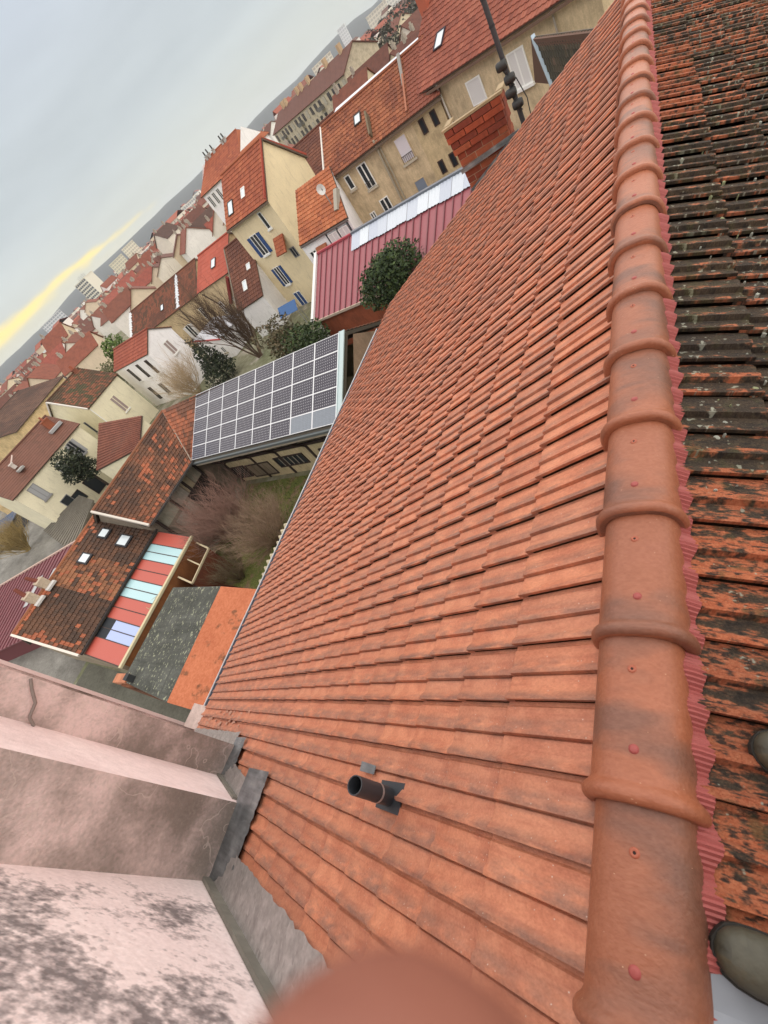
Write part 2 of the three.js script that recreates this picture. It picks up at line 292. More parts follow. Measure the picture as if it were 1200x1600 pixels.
// ---------------- ridge tiles: arched clay, a rolled collar at the near end, a screw and a nib with a hole
{
  const L = 0.4, a0 = 0.108, top = EYE - 1.3208, base = top - 0.115;
  const ridgeMap = texture(1024, (u, v) => { const n = fbm(u, v, 4, 4, 5, 301), p = fbm(u, v, 3, 5, 4, 311), f = fbm(u, v, 120, 120, 2, 321), sp = hash(Math.floor(u * 420), Math.floor(v * 420), 5); let c = mix3([164, 98, 68], [182, 114, 84], n); c = mix3(c, [118, 84, 72], clamp((p - 0.54) * 5) * 0.7); c = mix3(c, [168, 102, 80], clamp((0.42 - p) * 4) * 0.5); if (sp > 0.9997) c = [214, 172, 142]; const g = (f - 0.5) * 18; return [c[0] + g, c[1] + g, c[2] + g]; }, { repeat: 1.4 });
  const mats = [[1, 1, 1], [0.94, 0.94, 0.95], [1.05, 1.04, 1.03], [1, 0.96, 0.93]].map(c => std({ map: ridgeMap, roughness: 0.47, color: new THREE.Color().setRGB(...c.map(q => q * 0.76)), bumpMap: clayBump, bumpScale: 0.001 }));
  const pink = plain(168, 80, 76, { roughness: 0.55 }), hole = plain(40, 26, 22), clayPin = plain(176, 96, 70, { roughness: 0.5 });
  // cross-section: rounded trapezoid from side to side; t 0..1
  const sect = (t, grow) => { const an = Math.PI * (-0.09 + 1.18 * t), w = a0 + grow, h = 0.115 + grow, e = 0.78; const cx = Math.cos(an), sy = Math.sin(an); return [-Math.sign(cx) * Math.pow(Math.abs(cx), e) * w, Math.sign(sy) * Math.pow(Math.abs(sy), e) * h]; };
  const stations = [[0, 0.015, 0.0], [0.003, 0.021, 0], [0.011, 0.027, 0], [0.023, 0.028, 0], [0.034, 0.023, 0], [0.043, 0.014, 0], [0.052, 0.009, 0], [0.09, 0.008, 0], [0.25, 0.004, 0], [0.41, 0.0, 0], [0.455, 0.0, 0]];
  const N = 22, g = (() => {
    const b = new MB();
    const P = (k, i) => { const [z, gr] = stations[k], [x, y] = sect(i / N, gr); return V(x, y, -z); };
    for (let k = 0; k + 1 < stations.length; k++) for (let i = 0; i < N; i++) b.quad(P(k, i), P(k, i + 1), P(k + 1, i + 1), P(k + 1, i), [[i / N * 0.3, stations[k][0]], [(i + 1) / N * 0.3, stations[k][0]], [(i + 1) / N * 0.3, stations[k + 1][0]], [i / N * 0.3, stations[k + 1][0]]]);
    for (let i = 0; i < N; i++) { const p = sect(i / N, 0.015), q = sect((i + 1) / N, 0.015), p2 = sect(i / N, -0.002), q2 = sect((i + 1) / N, -0.002); b.quad(V(p2[0], p2[1], 0), V(q2[0], q2[1], 0), V(q[0], q[1], 0), V(p[0], p[1], 0)); }
    return b.geo(0.9);
  })();
  const gs = [0, 1, 2, 3, 4].map(k => { const c = g.clone(), uv = c.attributes.uv; for (let i = 0; i < uv.count; i++) uv.setXY(i, uv.getX(i) + k * 0.37, uv.getY(i) + k * 0.53); return c; });
  const head = (() => { const pts = [[0, 0.0075], [0.006, 0.0075], [0.0085, 0.006], [0.0115, 0.003], [0.0125, 0]].map(p => new THREE.Vector2(p[0], p[1])); return new THREE.LatheGeometry(pts, 14); })();
  const nib = new THREE.LatheGeometry([[0.0035, 0.004], [0.0065, 0.0055], [0.0095, 0.004], [0.012, 0]].map(p => new THREE.Vector2(p[0], p[1])), 14), pit = new THREE.CylinderGeometry(0.004, 0.004, 0.006, 10);
  const r = rng(44);
  for (let k = -1; k < 22; k++) {
    const z = 0.265 - k * L; if (z - 0.45 < FAR - 0.3) break;
    const t = mesh('ridge_tile', gs[(k + 5) % 5], mats[Math.floor(r() * 4)], house);
    t.position.set(RX + (r() - 0.5) * 0.006, base + (r() - 0.5) * 0.004, z); t.rotation.y = (r() - 0.5) * 0.012; t.rotation.x = -0.006;
    const s = mesh('screw', head, pink, t); s.position.set((r() - 0.5) * 0.006, 0.1195, -0.116); s.rotation.set((r() - 0.5) * 0.3, 0, (r() - 0.5) * 0.3);
    const nb = mesh('nib', nib, clayPin, t); nb.position.set(-0.004, 0.1155, -0.31);
    const pt = mesh('nail_hole', pit, hole, t); pt.position.set(-0.004, 0.1165, -0.31);
  }
  // pleated ridge flashing on the old side: follows the tiles, pleats every 6 mm
  const b = new MB(), pitch = 0.0055, n = Math.floor(9.2 / pitch), side = i => { const z = 0.2 - i * pitch, w = Math.sin((z + 0.03) / 0.096 * 6.283), w2 = Math.sin((z - 0.02) / 0.192 * 6.283); return { z, out: 0.143 + 0.004 * w + 0.0025 * w2 + 0.003 * Math.sin(z * 41), h: 0.026 + 0.010 * w, p: (i % 2 ? 0.0026 : -0.0026) }; };
  const M = slopeFrame(1);
  for (let i = 0; i < n; i++) { const p = side(i), q = side(i + 1), A = V(0.06, 0.05 + p.p, p.z), B = V(0.06, 0.05 + q.p, q.z), C = V(p.out * 0.75, p.h + 0.008 + p.p, p.z), D = V(q.out * 0.75, q.h + 0.008 + q.p, q.z), E = V(p.out, p.h + p.p - 0.004, p.z), F = V(q.out, q.h + q.p - 0.004, q.z); [A, B, C, D, E, F].forEach(v => v.applyMatrix4(M)); b.quad(A, B, D, C); b.quad(C, D, F, E); }
  tag(b.build('ridge_flashing', plain(178, 96, 92, { roughness: 0.6 }), house), 'pleated pink red ridge flashing');
}
// ---------------- gutter, eaves board, far verge board, walls
const zinc = (() => { const m = texture(512, (u, v) => { const n = fbm(u, v, 5, 5, 6, 501), s = fbm(u, v, 3, 24, 4, 511); const k = 128 + (n - 0.5) * 80 + (s - 0.5) * 40; return [k, k + 4, k + 7]; }, { repeat: 2.2 }); return std({ map: m, roughness: 0.42, metalness: 0.55 }); })();
const leadMap = texture(512, (u, v) => { const n = fbm(u, v, 7, 7, 6, 531), s = fbm(u, v, 22, 22, 3, 541); const k = 166 + (n - 0.5) * 70 + (s - 0.5) * 24; return [k, k - 4, k - 6]; }, { repeat: 3 });
const lead = std({ map: leadMap, roughness: 0.36, metalness: 0.5 });
{
  const ex = -5.545, ey = RY - (RX - ex) * Math.tan(SL) - 0.05, b = new MB(), R = 0.075, n = 9, z0 = -0.2, z1 = FAR + 0.6;
  const arc = (rr, i) => { const a = Math.PI + i / n * Math.PI; return [ex - 0.03 + Math.cos(a) * rr, ey + Math.sin(a) * rr]; };
  for (let i = 0; i < n; i++) for (const [rr, f] of [[R, 1], [R - 0.004, 0]]) { const p = arc(rr, i), q = arc(rr, i + 1); f ? b.quad(V(p[0], p[1], z0), V(q[0], q[1], z0), V(q[0], q[1], z1), V(p[0], p[1], z1)) : b.quad(V(p[0], p[1], z1), V(q[0], q[1], z1), V(q[0], q[1], z0), V(p[0], p[1], z0)); }
  for (const z of [z0, z1]) { const c = []; for (let i = 0; i <= n; i++) { const p = arc(R, i); c.push(V(p[0], p[1], z)); } b.poly(c); }
  const g = b.build('gutter', plain(128, 136, 150, { roughness: 0.45, metalness: 0.4 }), house, 0.7);
  new MB().tube([V(ex - 0.03 - R, ey + 0.004, z0), V(ex - 0.03 - R, ey + 0.004, z1)], 0.011, 8).build('gutter_rim', plain(212, 214, 218, { roughness: 0.4, metalness: 0.3 }), g, 0.9);
  const wallMat = rendered(186, 172, 148);
  new MB().box(-5.35, 0, FAR + 0.06, 4.6, EYE - 3.9, 0.05).build('wall', wallMat, house);
  // gable above the eaves on the far side
  new MB().poly([V(-5.35, EYE - 3.9, FAR + 0.06), V(4.6, EYE - 3.9, FAR + 0.06), V(RX, RY - 0.2, FAR + 0.06)].reverse()).poly([V(-5.35, EYE - 3.9, FAR + 0.36), V(4.6, EYE - 3.9, FAR + 0.36), V(RX, RY - 0.2, FAR + 0.36)]).build('gable', wallMat, house);
  const M = slopeFrame(-1), vb = new MB(); vb.box(0.05, -0.15, 8.8, 5.7, 0.0, 8.835, M); vb.build('verge_board', plain(58, 50, 46), house);
  const eb = new MB(); eb.box(5.66, -0.17, -0.1, 5.70, -0.03, 8.78, M); eb.build('eaves_board', plain(120, 110, 96), house);
}
// ---------------- vent pipe with its flashing
{
  const M = slopeFrame(-1), at = (s, h, d) => V(s, h, d).applyMatrix4(M);
  const v = new THREE.Group(); v.name = 'vent_pipe'; house.add(v);
  const dark = plain(58, 62, 68, { roughness: 0.5 }), black = plain(14, 15, 17, { roughness: 0.7 });
  // the pipe stands upright out of the tiles; its open top faces the sky
  const foot = at(1.055, 0, 0.0), a = foot.clone().add(V(0, -0.03, 0)), e = foot.clone().add(V(-0.005, 0.262, 0)), dir = new THREE.Vector3().subVectors(e, a).normalize();
  const pipe = new MB(); const R = 0.034, n = 20, s = V(1, 0, 0), u = V(0, 0, 1);
  const ring = (c, r) => Array.from({ length: n }, (_, k) => c.clone().addScaledVector(s, Math.cos(k / n * 6.2832) * r).addScaledVector(u, Math.sin(k / n * 6.2832) * r));
  const o0 = ring(a, R), o1 = ring(e, R), i1 = ring(e, R - 0.004), i0 = ring(e.clone().addScaledVector(dir, -0.12), R - 0.004);
  for (let k = 0; k < n; k++) { const l = (k + 1) % n; pipe.quad(o0[k], o0[l], o1[l], o1[k]); pipe.quad(o1[k], o1[l], i1[l], i1[k]); pipe.quad(i1[k], i1[l], i0[l], i0[k]); }
  pipe.build('pipe', dark, v, 0.8);
  new MB().poly(i0).build('pipe_bore', black, v);
  const c = new MB(), c0 = ring(a.clone().lerp(e, 0.50), R + 0.002), c1 = ring(a.clone().lerp(e, 0.54), R + 0.002); for (let k = 0; k < n; k++) { const l = (k + 1) % n; c.quad(c0[k], c0[l], c1[l], c1[k]); } c.build('pipe_clamp', plain(196, 198, 200, { roughness: 0.35, metalness: 0.6 }), v, 0.8);
  const f = new MB(); f.slab([at(0.96, 0.024, -0.05), at(0.96, 0.024, 0.06), at(1.12, 0.034, 0.05), at(1.12, 0.034, -0.05)], 0.004); f.build('rubber_collar', dark, v);
  const z = new MB(); z.slab([at(1.20, 0.034, 0.06), at(1.20, 0.034, 0.095), at(1.32, 0.042, 0.10), at(1.32, 0.040, 0.06)], 0.003); z.build('zinc_tab', zinc, v);
}

// ================================================================ neighbour with stepped pink walls behind and to the left
{
  const pinkMap = texture(1024, (u, v) => {
    const n = fbm(u, v, 3, 3, 6, 701), f = fbm(u, v, 60, 60, 3, 711), d = fbm(u, v, 5, 5, 6, 721), sp = fbm(u, v, 34, 34, 4, 731);
    let c = mix3([236, 216, 216], [246, 232, 230], n); c = mix3(c, [206, 182, 180], clamp((d - 0.52) * 3) * 0.5);
    const g = (f - 0.5) * 22; return [c[0] + g, c[1] + g, c[2] + g];
  }, { repeat: 0.42 });
  // step faces: grey sooty film in clouds, with their shade painted into it
  const sootShadeMap = texture(1024, (u, v) => {
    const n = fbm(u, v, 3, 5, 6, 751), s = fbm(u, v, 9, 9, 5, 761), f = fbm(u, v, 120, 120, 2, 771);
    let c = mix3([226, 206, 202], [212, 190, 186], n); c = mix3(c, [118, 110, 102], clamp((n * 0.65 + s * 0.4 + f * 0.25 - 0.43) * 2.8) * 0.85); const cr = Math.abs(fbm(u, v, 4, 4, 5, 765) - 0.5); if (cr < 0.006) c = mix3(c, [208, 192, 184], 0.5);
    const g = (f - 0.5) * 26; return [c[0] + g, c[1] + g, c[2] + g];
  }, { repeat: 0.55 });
  // black mildew freckles on the broad face: thick high up, thinning out in ragged islands toward the flashing
  const mildewMap = texture(1024, (u, v) => {
    const x = -2.85 + u * 3, y = 9.8 + v * 3, n = fbm(u, v, 5, 5, 6, 701), f = fbm(u, v, 170, 170, 3, 711), isl = fbm(u, v, 7, 7, 5, 781), sp = fbm(u, v, 40, 40, 5, 791), fine = fbm(u, v, 130, 130, 3, 796);
    let c = mix3([236, 218, 218], [246, 234, 232], n); const zone = (y - 11.35) * 0.55 - Math.max(0, -2.35 - x) * 0.8 + (isl - 0.5) * 1.5;
    const m = clamp((sp * 0.5 + fine * 0.5 + clamp(zone * 0.6, -0.4, 0.16) - 0.45) * 3); c = mix3(c, [104, 98, 99], m * 0.8);
    const g = (f - 0.5) * 26; return [c[0] + g, c[1] + g, c[2] + g];
  });
  const pink = std({ map: pinkMap, roughness: 0.95, bumpMap: grainBump, bumpScale: 0.003 }), sootShade = std({ map: sootShadeMap, roughness: 0.95, bumpMap: grainBump, bumpScale: 0.003 }), mildew = std({ map: mildewMap, roughness: 0.95, bumpMap: grainBump, bumpScale: 0.004 });
  const t = thing('pink_building', 'taller pink rendered building with stepped walls rising from the tiled roof', 'building', [-3, 0, 1.6]);
  t.updateMatrixWorld();
  const O = V(-3, 0, 1.6), H = EYE + 2.6, pt = (x, y, z) => V(x, y, z).sub(O);
  const wall = (name, a, b, mat, y0, y1 = H) => new MB().quad(pt(a[0], y0, a[1]), pt(a[0], y1, a[1]), pt(b[0], y1, b[1]), pt(b[0], y0, b[1])).build(name, mat, t);
  const A0 = [3.2, 0.86], A1 = [-2.81, 0.735], Z2 = [-2.82, 0.31], B1 = [-3.48, 0.235], B2 = [-3.45, 0.0], C1 = [-5.95, 0.085], D1 = [-5.95, -0.045], E1 = [-8.2, -0.045], E2 = [-8.2, 4.6], F1 = [3.2, 4.6];
  { const U = (x, y) => [(x + 2.85) / 3, (y - 9.8) / 3]; new MB().quad(pt(A0[0], 0, A0[1]), pt(A0[0], H, A0[1]), pt(A1[0], H, A1[1]), pt(A1[0], 0, A1[1]), [U(A0[0], 0), U(A0[0], H), U(A1[0], H), U(A1[0], 0)]).build('broad_wall', mildew, t); } wall('step_wall', A1, Z2, sootShade, 0); wall('narrow_wall', Z2, B1, pink, 0); wall('step_wall', B1, B2, sootShade, 0);
  wall('flank_wall', B2, C1, pink, 0); wall('step_wall', C1, D1, sootShade, 0); wall('far_wall', D1, E1, pink, 0); wall('end_wall', E1, E2, pink, 0); wall('rear_wall', E2, F1, pink, 0); wall('end_wall', F1, A0, pink, 0);
  const P = [A0, A1, Z2, B1, B2, C1, D1, E1, E2, F1].map(([x, z]) => new THREE.Vector2(x + 3, z - 1.6));
  const roofShape = new THREE.Shape(P); const rg = new THREE.ExtrudeGeometry(roofShape, { depth: 0.16, bevelEnabled: false }); rg.rotateX(Math.PI / 2);
  const cap = mesh('flat_roof', rg, rendered(170, 164, 158), t); cap.position.y = H + 0.16;
  // edge beads where the last step turns, and a cable down the second step
  new MB().box(-5.975 + 3, 0, -0.06 - 1.6, -5.93 + 3, H, -0.025 - 1.6).build('corner_bead', plain(232, 214, 210), t);
  new MB().box(-5.965 + 3, 0, 0.02 - 1.6, -5.94 + 3, H, 0.032 - 1.6).build('corner_bead', plain(226, 206, 202), t);
  new MB().tube([pt(-3.43, EYE - 1.10, 0.01), pt(-3.43, EYE - 1.14, 0.06), pt(-3.43, EYE - 1.20, 0.12), pt(-3.44, EYE - 1.22, 0.2), pt(-3.44, EYE - 1.27, 0.236)], 0.010, 7).build('cable', plain(150, 140, 134), t, 0.9);
}
// ---------------- lead and zinc at the foot of the pink walls (they belong to the tiled roof)
{
  const M = slopeFrame(-1), r = rng(71);
  const strip = (name, label, mat, path, wIn, wOut, hIn, hOut, rough, n = 40) => { // path: [s, d] inner line points; sheet bends from the wall out over the tiles
    const b = new MB(), rows = [];
    for (let i = 0; i <= n; i++) {
      const f = i / n, [s0, d0, s1, d1] = path, s = lerp(s0, s1, f), d = lerp(d0, d1, f), row = [];
      for (let k = 0; k <= 6; k++) { const q = k / 6, wob = rough * (0.5 + q) * (vnoise(i * 0.9, k * 1.3, 0, 0, 91) - 0.5) * 2, edge = k === 6 ? rough * 1.6 * (vnoise(i * 1.7, 3, 0, 0, 92) - 0.5) : 0; row.push(V(s + wIn[0] * q + wOut[0] * edge * 2.5, lerp(hIn, hOut, Math.pow(q, 0.6)) + wob, d + wIn[1] * q + wOut[1] * edge * 2.5).applyMatrix4(M)); }
      rows.push(row);
    }
    for (let i = 0; i < n; i++) for (let k = 0; k < 6; k++) b.quad(rows[i][k], rows[i + 1][k], rows[i + 1][k + 1], rows[i][k + 1]);
    const m = b.build(name, mat, house, 1.0); if (label) tag(m, label); return m;
  };
  const S = x => (RX - x) / cS;
  strip('lead_flashing', 'crumpled pale lead flashing', lead, [S(-0.7), -0.76, S(-2.76), -0.725], [0, 0.20], [0, 1], 0.070, 0.052, 0.005, 60);
  strip('zinc_flashing', 'dark grey folded zinc flashing', zinc, [S(-2.80), -0.72, S(-2.80), -0.10], [-0.33, 0.02], [-1, 0], 0.085, 0.050, 0.003, 40);
  strip('lead_flashing', null, lead, [S(-2.84), -0.30, S(-3.46), -0.23], [0, 0.13], [0, 1], 0.065, 0.050, 0.005, 24);
  strip('zinc_flashing', 'small zinc flashing at the second wall step', zinc, [S(-3.44), -0.22, S(-3.44), 0.06], [-0.20, 0.015], [-1, 0], 0.07, 0.048, 0.003, 24);
  strip('lead_flashing', null, lead, [S(-3.47), 0.0, S(-5.3), -0.06], [0, 0.10], [0, 1], 0.06, 0.048, 0.004, 40);
  // grey upstand bead along the wall foot
  const bead = new MB(), at = (s, h, d) => V(s, h, d).applyMatrix4(M);
  bead.bar(at(S(-0.7), 0.085, -0.765), at(S(-2.79), 0.085, -0.722), 0.02, 0.075); bead.build('wall_bead', plain(142, 140, 132, { map: grain }), house);
  const bead2 = new MB(); bead2.bar(at(S(-2.84), 0.075, -0.298), at(S(-3.46), 0.075, -0.228), 0.018, 0.06); bead2.build('wall_bead', plain(142, 140, 132, { map: grain }), house);
  // mortar smeared over the tiles by the eaves
  const mo = new MB(), q = rng(8);
  for (let n = 0; n < 46; n++) { const s = S(-3.5) + q() * 1.75, d = 0.10 + q() * 0.27 * (1 - (s - S(-3.5)) / 3), R = 0.008 + q() * q() * 0.035, N = 9, ring = []; for (let k = 0; k < N; k++) { const a = k / N * 6.283, rr = R * (0.5 + q() * 0.8); ring.push(at(s + Math.cos(a) * rr * 2.2, 0.022 + q() * 0.004, d + Math.sin(a) * rr * 0.8)); } const c = at(s, 0.027, d); for (let k = 0; k < N; k++) mo.tri(c, ring[k], ring[(k + 1) % N]); }
  tag(mo.build('mortar_smears', plain(196, 150, 128), house), 'pale mortar smears').userData.kind = 'stuff';
  // broken mortar and a block at the corner of gutter and wall
  const bl = new MB(); bl.box(-5.75, EYE - 3.98, -0.30, -5.15, EYE - 3.70, -0.02); bl.build('mortar_fillet', rendered(214, 196, 190), house);
  // zinc sheet below the ridge on the old side, against the pink wall
  const R2 = slopeFrame(1), sh = new MB(), rows = [];
  for (let i = 0; i <= 14; i++) { const row = []; for (let k = 0; k <= 18; k++) { const s = 0.10 + k * 0.12, z = 0.105 + i * 0.055 + (s - 0.1) * 0.02, fold = i === 2 ? 0.016 : 0; row.push(V(s, 0.036 + fold + (i > 11 ? (i - 11) * 0.05 : 0) + 0.004 * vnoise(i * 0.7, k * 0.6, 0, 0, 15), z).applyMatrix4(R2)); } rows.push(row); }
  for (let i = 0; i < 14; i++) for (let k = 0; k < 18; k++) sh.quad(rows[i][k], rows[i + 1][k], rows[i + 1][k + 1], rows[i][k + 1]);
  tag(sh.build('zinc_sheet', std({ color: new THREE.Color().setRGB(...srgb(150, 158, 170)), roughness: 0.5, metalness: 0.35, map: grain }), house, 0.5), 'blue grey zinc sheet by the pink wall');
}
// ---------------- boots of the photographer
{
  const rubber = plain(104, 102, 90, { bumpMap: grainBump, bumpScale: 0.0012, roughness: 0.55, map: texture(256, (u, v) => { const n = fbm(u, v, 5, 5, 5, 801), d = fbm(u, v, 12, 4, 4, 811); const k = 190 + (n - 0.5) * 90; return mix3([k, k, k - 8], [214, 196, 168], clamp((d - 0.6) * 6) * 0.8); }, { repeat: 5 }) }), sole = plain(40, 38, 34, { roughness: 0.8 });
  const R2 = slopeFrame(1);
  function boot(label, s, z, turn) {
    const base = V(s, 0.024, z).applyMatrix4(R2);
    const t = thing('rubber_boot', label, 'boot', [base.x, base.y, base.z]);
    const q = new THREE.Quaternion().setFromRotationMatrix(new THREE.Matrix4().extractRotation(R2)).multiply(new THREE.Quaternion().setFromAxisAngle(V(0, 1, 0), turn)); t.quaternion.copy(q);
    // foot: sections from toe (x = 0) to heel (x = 0.29); [x, half width, height, flatness]
    const sec = [[0.0, 0.006, 0.026, 0.016], [0.006, 0.024, 0.040, 0.011], [0.018, 0.038, 0.052, 0.008], [0.04, 0.047, 0.062, 0.006], [0.07, 0.051, 0.068, 0.006], [0.10, 0.051, 0.074, 0.006], [0.135, 0.047, 0.086, 0.006], [0.165, 0.042, 0.108, 0.006], [0.20, 0.040, 0.135, 0.006], [0.25, 0.041, 0.14, 0.006], [0.28, 0.034, 0.13, 0.008], [0.295, 0.015, 0.11, 0.012]];
    const N = 20, b = new MB(), P = (k, i) => { const [x, w, h, y0] = sec[k], a = i / N * Math.PI * 2, c = Math.cos(a), s2 = Math.sin(a); const yy = s2 > 0 ? 0.022 + Math.pow(s2, 0.85) * (h - 0.022) : 0.022 + s2 * (0.022 - y0); return V(x, yy, Math.sign(c) * Math.pow(Math.abs(c), 0.8) * w); };
    for (let k = 0; k + 1 < sec.length; k++) for (let i = 0; i < N; i++) b.quad(P(k, i), P(k + 1, i), P(k + 1, i + 1), P(k, i + 1));
    for (const k of [0, sec.length - 1]) { const ring = []; for (let i = 0; i < N; i++) ring.push(P(k, i)); b.poly(k ? ring : ring.reverse()); }
    b.build('foot', rubber, t, 1.2);
    const up = V(sS, cS, 0).normalize(); // straight up, seen from the tilted boot
    const shaft = new MB(), c0 = V(0.235, 0.09, 0); shaft.tube([c0, c0.clone().addScaledVector(V(-0.30, 0.95, 0).normalize(), 0.10), c0.clone().addScaledVector(V(-0.30, 0.95, 0).normalize(), 0.22)], [0.050, 0.053, 0.062], 18); shaft.build('shaft', rubber, t, 1.0);
    const so = new MB(), O = i => { const [x, w] = [Math.min(sec[i][0], 0.29), sec[i][1]]; return [x - (i === 0 ? 0.004 : 0), w + 0.004]; };
    const left = [], right = []; sec.forEach((_, i) => { const [x, w] = O(i); left.push([x, -w]); right.push([x, w]); });
    const out = [...left, ...right.reverse()];
    so.poly(out.map(([x, zz]) => V(x, 0.017, zz)).reverse()); so.poly(out.map(([x, zz]) => V(x, 0, zz)));
    out.forEach(([x, zz], i) => { const [x2, z2] = out[(i + 1) % out.length]; so.quad(V(x, 0, zz), V(x2, 0, z2), V(x2, 0.017, z2), V(x, 0.017, zz)); });
    so.build('sole', sole, t);
    const lace = new MB(); lace.tube([V(0.075, 0.071, 0.012), V(0.088, 0.072, 0.02), V(0.1, 0.074, 0.014), V(0.115, 0.078, 0.026)], 0.0016, 5); lace.build('straw', plain(206, 196, 170), t);
  }
  boot('dark rubber boot toe at the right edge, the farther of the two', 0.225, -0.325, 0.05);
  boot('dark rubber boot standing on the old tiles beside the grey zinc sheet', 0.115, 0.062, -0.1);
}
// ---------------- fingertip that strays in front of the lens (bottom edge), with the hand that holds the phone
{
  const { right, down, forward } = camera.userData.axes;
  const W = (x, y, z) => V(0, EYE, 0).addScaledVector(right, x).addScaledVector(down, y).addScaledVector(forward, z);
  const J = {
    index: [[0.0006, 0.0424, 0.0258, 0.0132], [0.003, 0.064, 0.022, 0.0118], [0.008, 0.090, 0.010, 0.0112], [0.018, 0.118, -0.014, 0.0125]],
    middle: [[-0.022, 0.072, -0.006, 0.0085], [-0.014, 0.092, 0.008, 0.0095], [-0.002, 0.113, 0.000, 0.0105], [0.004, 0.126, -0.022, 0.0125]],
    ring: [[-0.030, 0.086, -0.014, 0.0080], [-0.024, 0.106, 0.002, 0.0090], [-0.012, 0.124, -0.006, 0.0100], [-0.008, 0.132, -0.030, 0.0120]],
    little: [[-0.034, 0.108, -0.024, 0.0070], [-0.031, 0.120, -0.006, 0.0078], [-0.022, 0.132, -0.014, 0.0088], [-0.018, 0.138, -0.038, 0.0110]],
    thumb: [[-0.022, 0.066, -0.050, 0.0105], [0.004, 0.080, -0.056, 0.0112], [0.026, 0.104, -0.054, 0.0130], [0.030, 0.130, -0.052, 0.0150]],
  };
  const palm = [[[0.018, 0.120, -0.018, 0.016], [0.022, 0.160, -0.070, 0.021]], [[0.004, 0.128, -0.026, 0.016], [0.012, 0.166, -0.072, 0.020]], [[-0.008, 0.134, -0.034, 0.015], [0.002, 0.168, -0.074, 0.020]], [[-0.018, 0.140, -0.042, 0.014], [-0.004, 0.168, -0.078, 0.019]], [[0.030, 0.130, -0.052, 0.018], [0.016, 0.166, -0.074, 0.022]], [[0.012, 0.166, -0.074, 0.026], [0.03, 0.24, -0.15, 0.032]]];
  const bones = []; for (const k in J) for (let i = 0; i < 3; i++) bones.push([J[k][i], J[k][i + 1], k]); palm.forEach(b => bones.push([...b, 'palm']));
  const lo = [-0.06, 0.020, -0.20], size = 0.25, res = 84;
  const dist = (p, [a, b]) => { const d = [b[0] - a[0], b[1] - a[1], b[2] - a[2]], q = [p[0] - a[0], p[1] - a[1], p[2] - a[2]], L = d[0] * d[0] + d[1] * d[1] + d[2] * d[2]; const t = clamp((q[0] * d[0] + q[1] * d[1] + q[2] * d[2]) / L); return Math.hypot(q[0] - d[0] * t, q[1] - d[1] * t, q[2] - d[2] * t) - lerp(a[3], b[3], t); };
  const mc = new MarchingCubes(res, new THREE.MeshStandardMaterial(), false, false, 90000); mc.isolation = 0;
  const smin = (a, b, k) => { const h = clamp(0.5 + 0.5 * (b - a) / k); return lerp(b, a, h) - k * h * (1 - h); };
  for (let z = 0; z < res; z++) for (let y = 0; y < res; y++) for (let x = 0; x < res; x++) {
    const p = [lo[0] + (x / res) * size, lo[1] + (y / res) * size, lo[2] + (z / res) * size], per = {};
    for (const b of bones) { const d = dist(p, b); per[b[2]] = b[2] in per ? smin(per[b[2]], d, 0.003) : d; }
    let d = per.palm; for (const k in J) d = smin(d, per[k], 0.0035);
    mc.field[x + y * res + z * res * res] = -d * 100;
  }
  mc.update();
  const n = mc.count, pos = [], uv = [];
  for (let i = 0; i < n; i++) { const a = [0, 1, 2].map(k => lo[k] + (mc.positionArray[i * 3 + k] + 1) / 2 * size); const v = W(...a); pos.push(v.x, v.y, v.z); uv.push(a[0] + a[2], a[1]); }
  let g = new THREE.BufferGeometry(); g.setAttribute('position', new THREE.Float32BufferAttribute(pos, 3)); g.setAttribute('uv', new THREE.Float32BufferAttribute(uv, 2));
  g = mergeVertices(g, 1e-5); g.computeVertexNormals();
  const skin = plain(172, 118, 102, { roughness: 0.55, map: texture(256, (u, v) => { const n2 = fbm(u, v, 8, 8, 5, 901); return mix3([226, 206, 200], [255, 246, 242], n2); }, { repeat: 30 }) });
  const c = W(0.012, 0.166, -0.074);
  const t = thing('person', 'blurred fingertip of the hand that holds the phone, at the bottom edge', 'person', [c.x, c.y, c.z]);
  g.translate(-c.x, -c.y, -c.z); mesh('hand', g, skin, t);
  const nail = new THREE.SphereGeometry(1, 16, 10); nail.scale(0.0068, 0.0085, 0.0022); const nm = mesh('fingernail', nail, plain(160, 112, 100, { roughness: 0.3 }), t);
  nm.position.copy(W(0.0008, 0.0456, 0.0378).sub(c)); nm.quaternion.copy(camera.quaternion);
}

// ================================================================ kit for the houses below
const tileMat = std({ vertexColors: true, roughness: 0.82, color: new THREE.Color(0.55, 0.62, 0.60) });
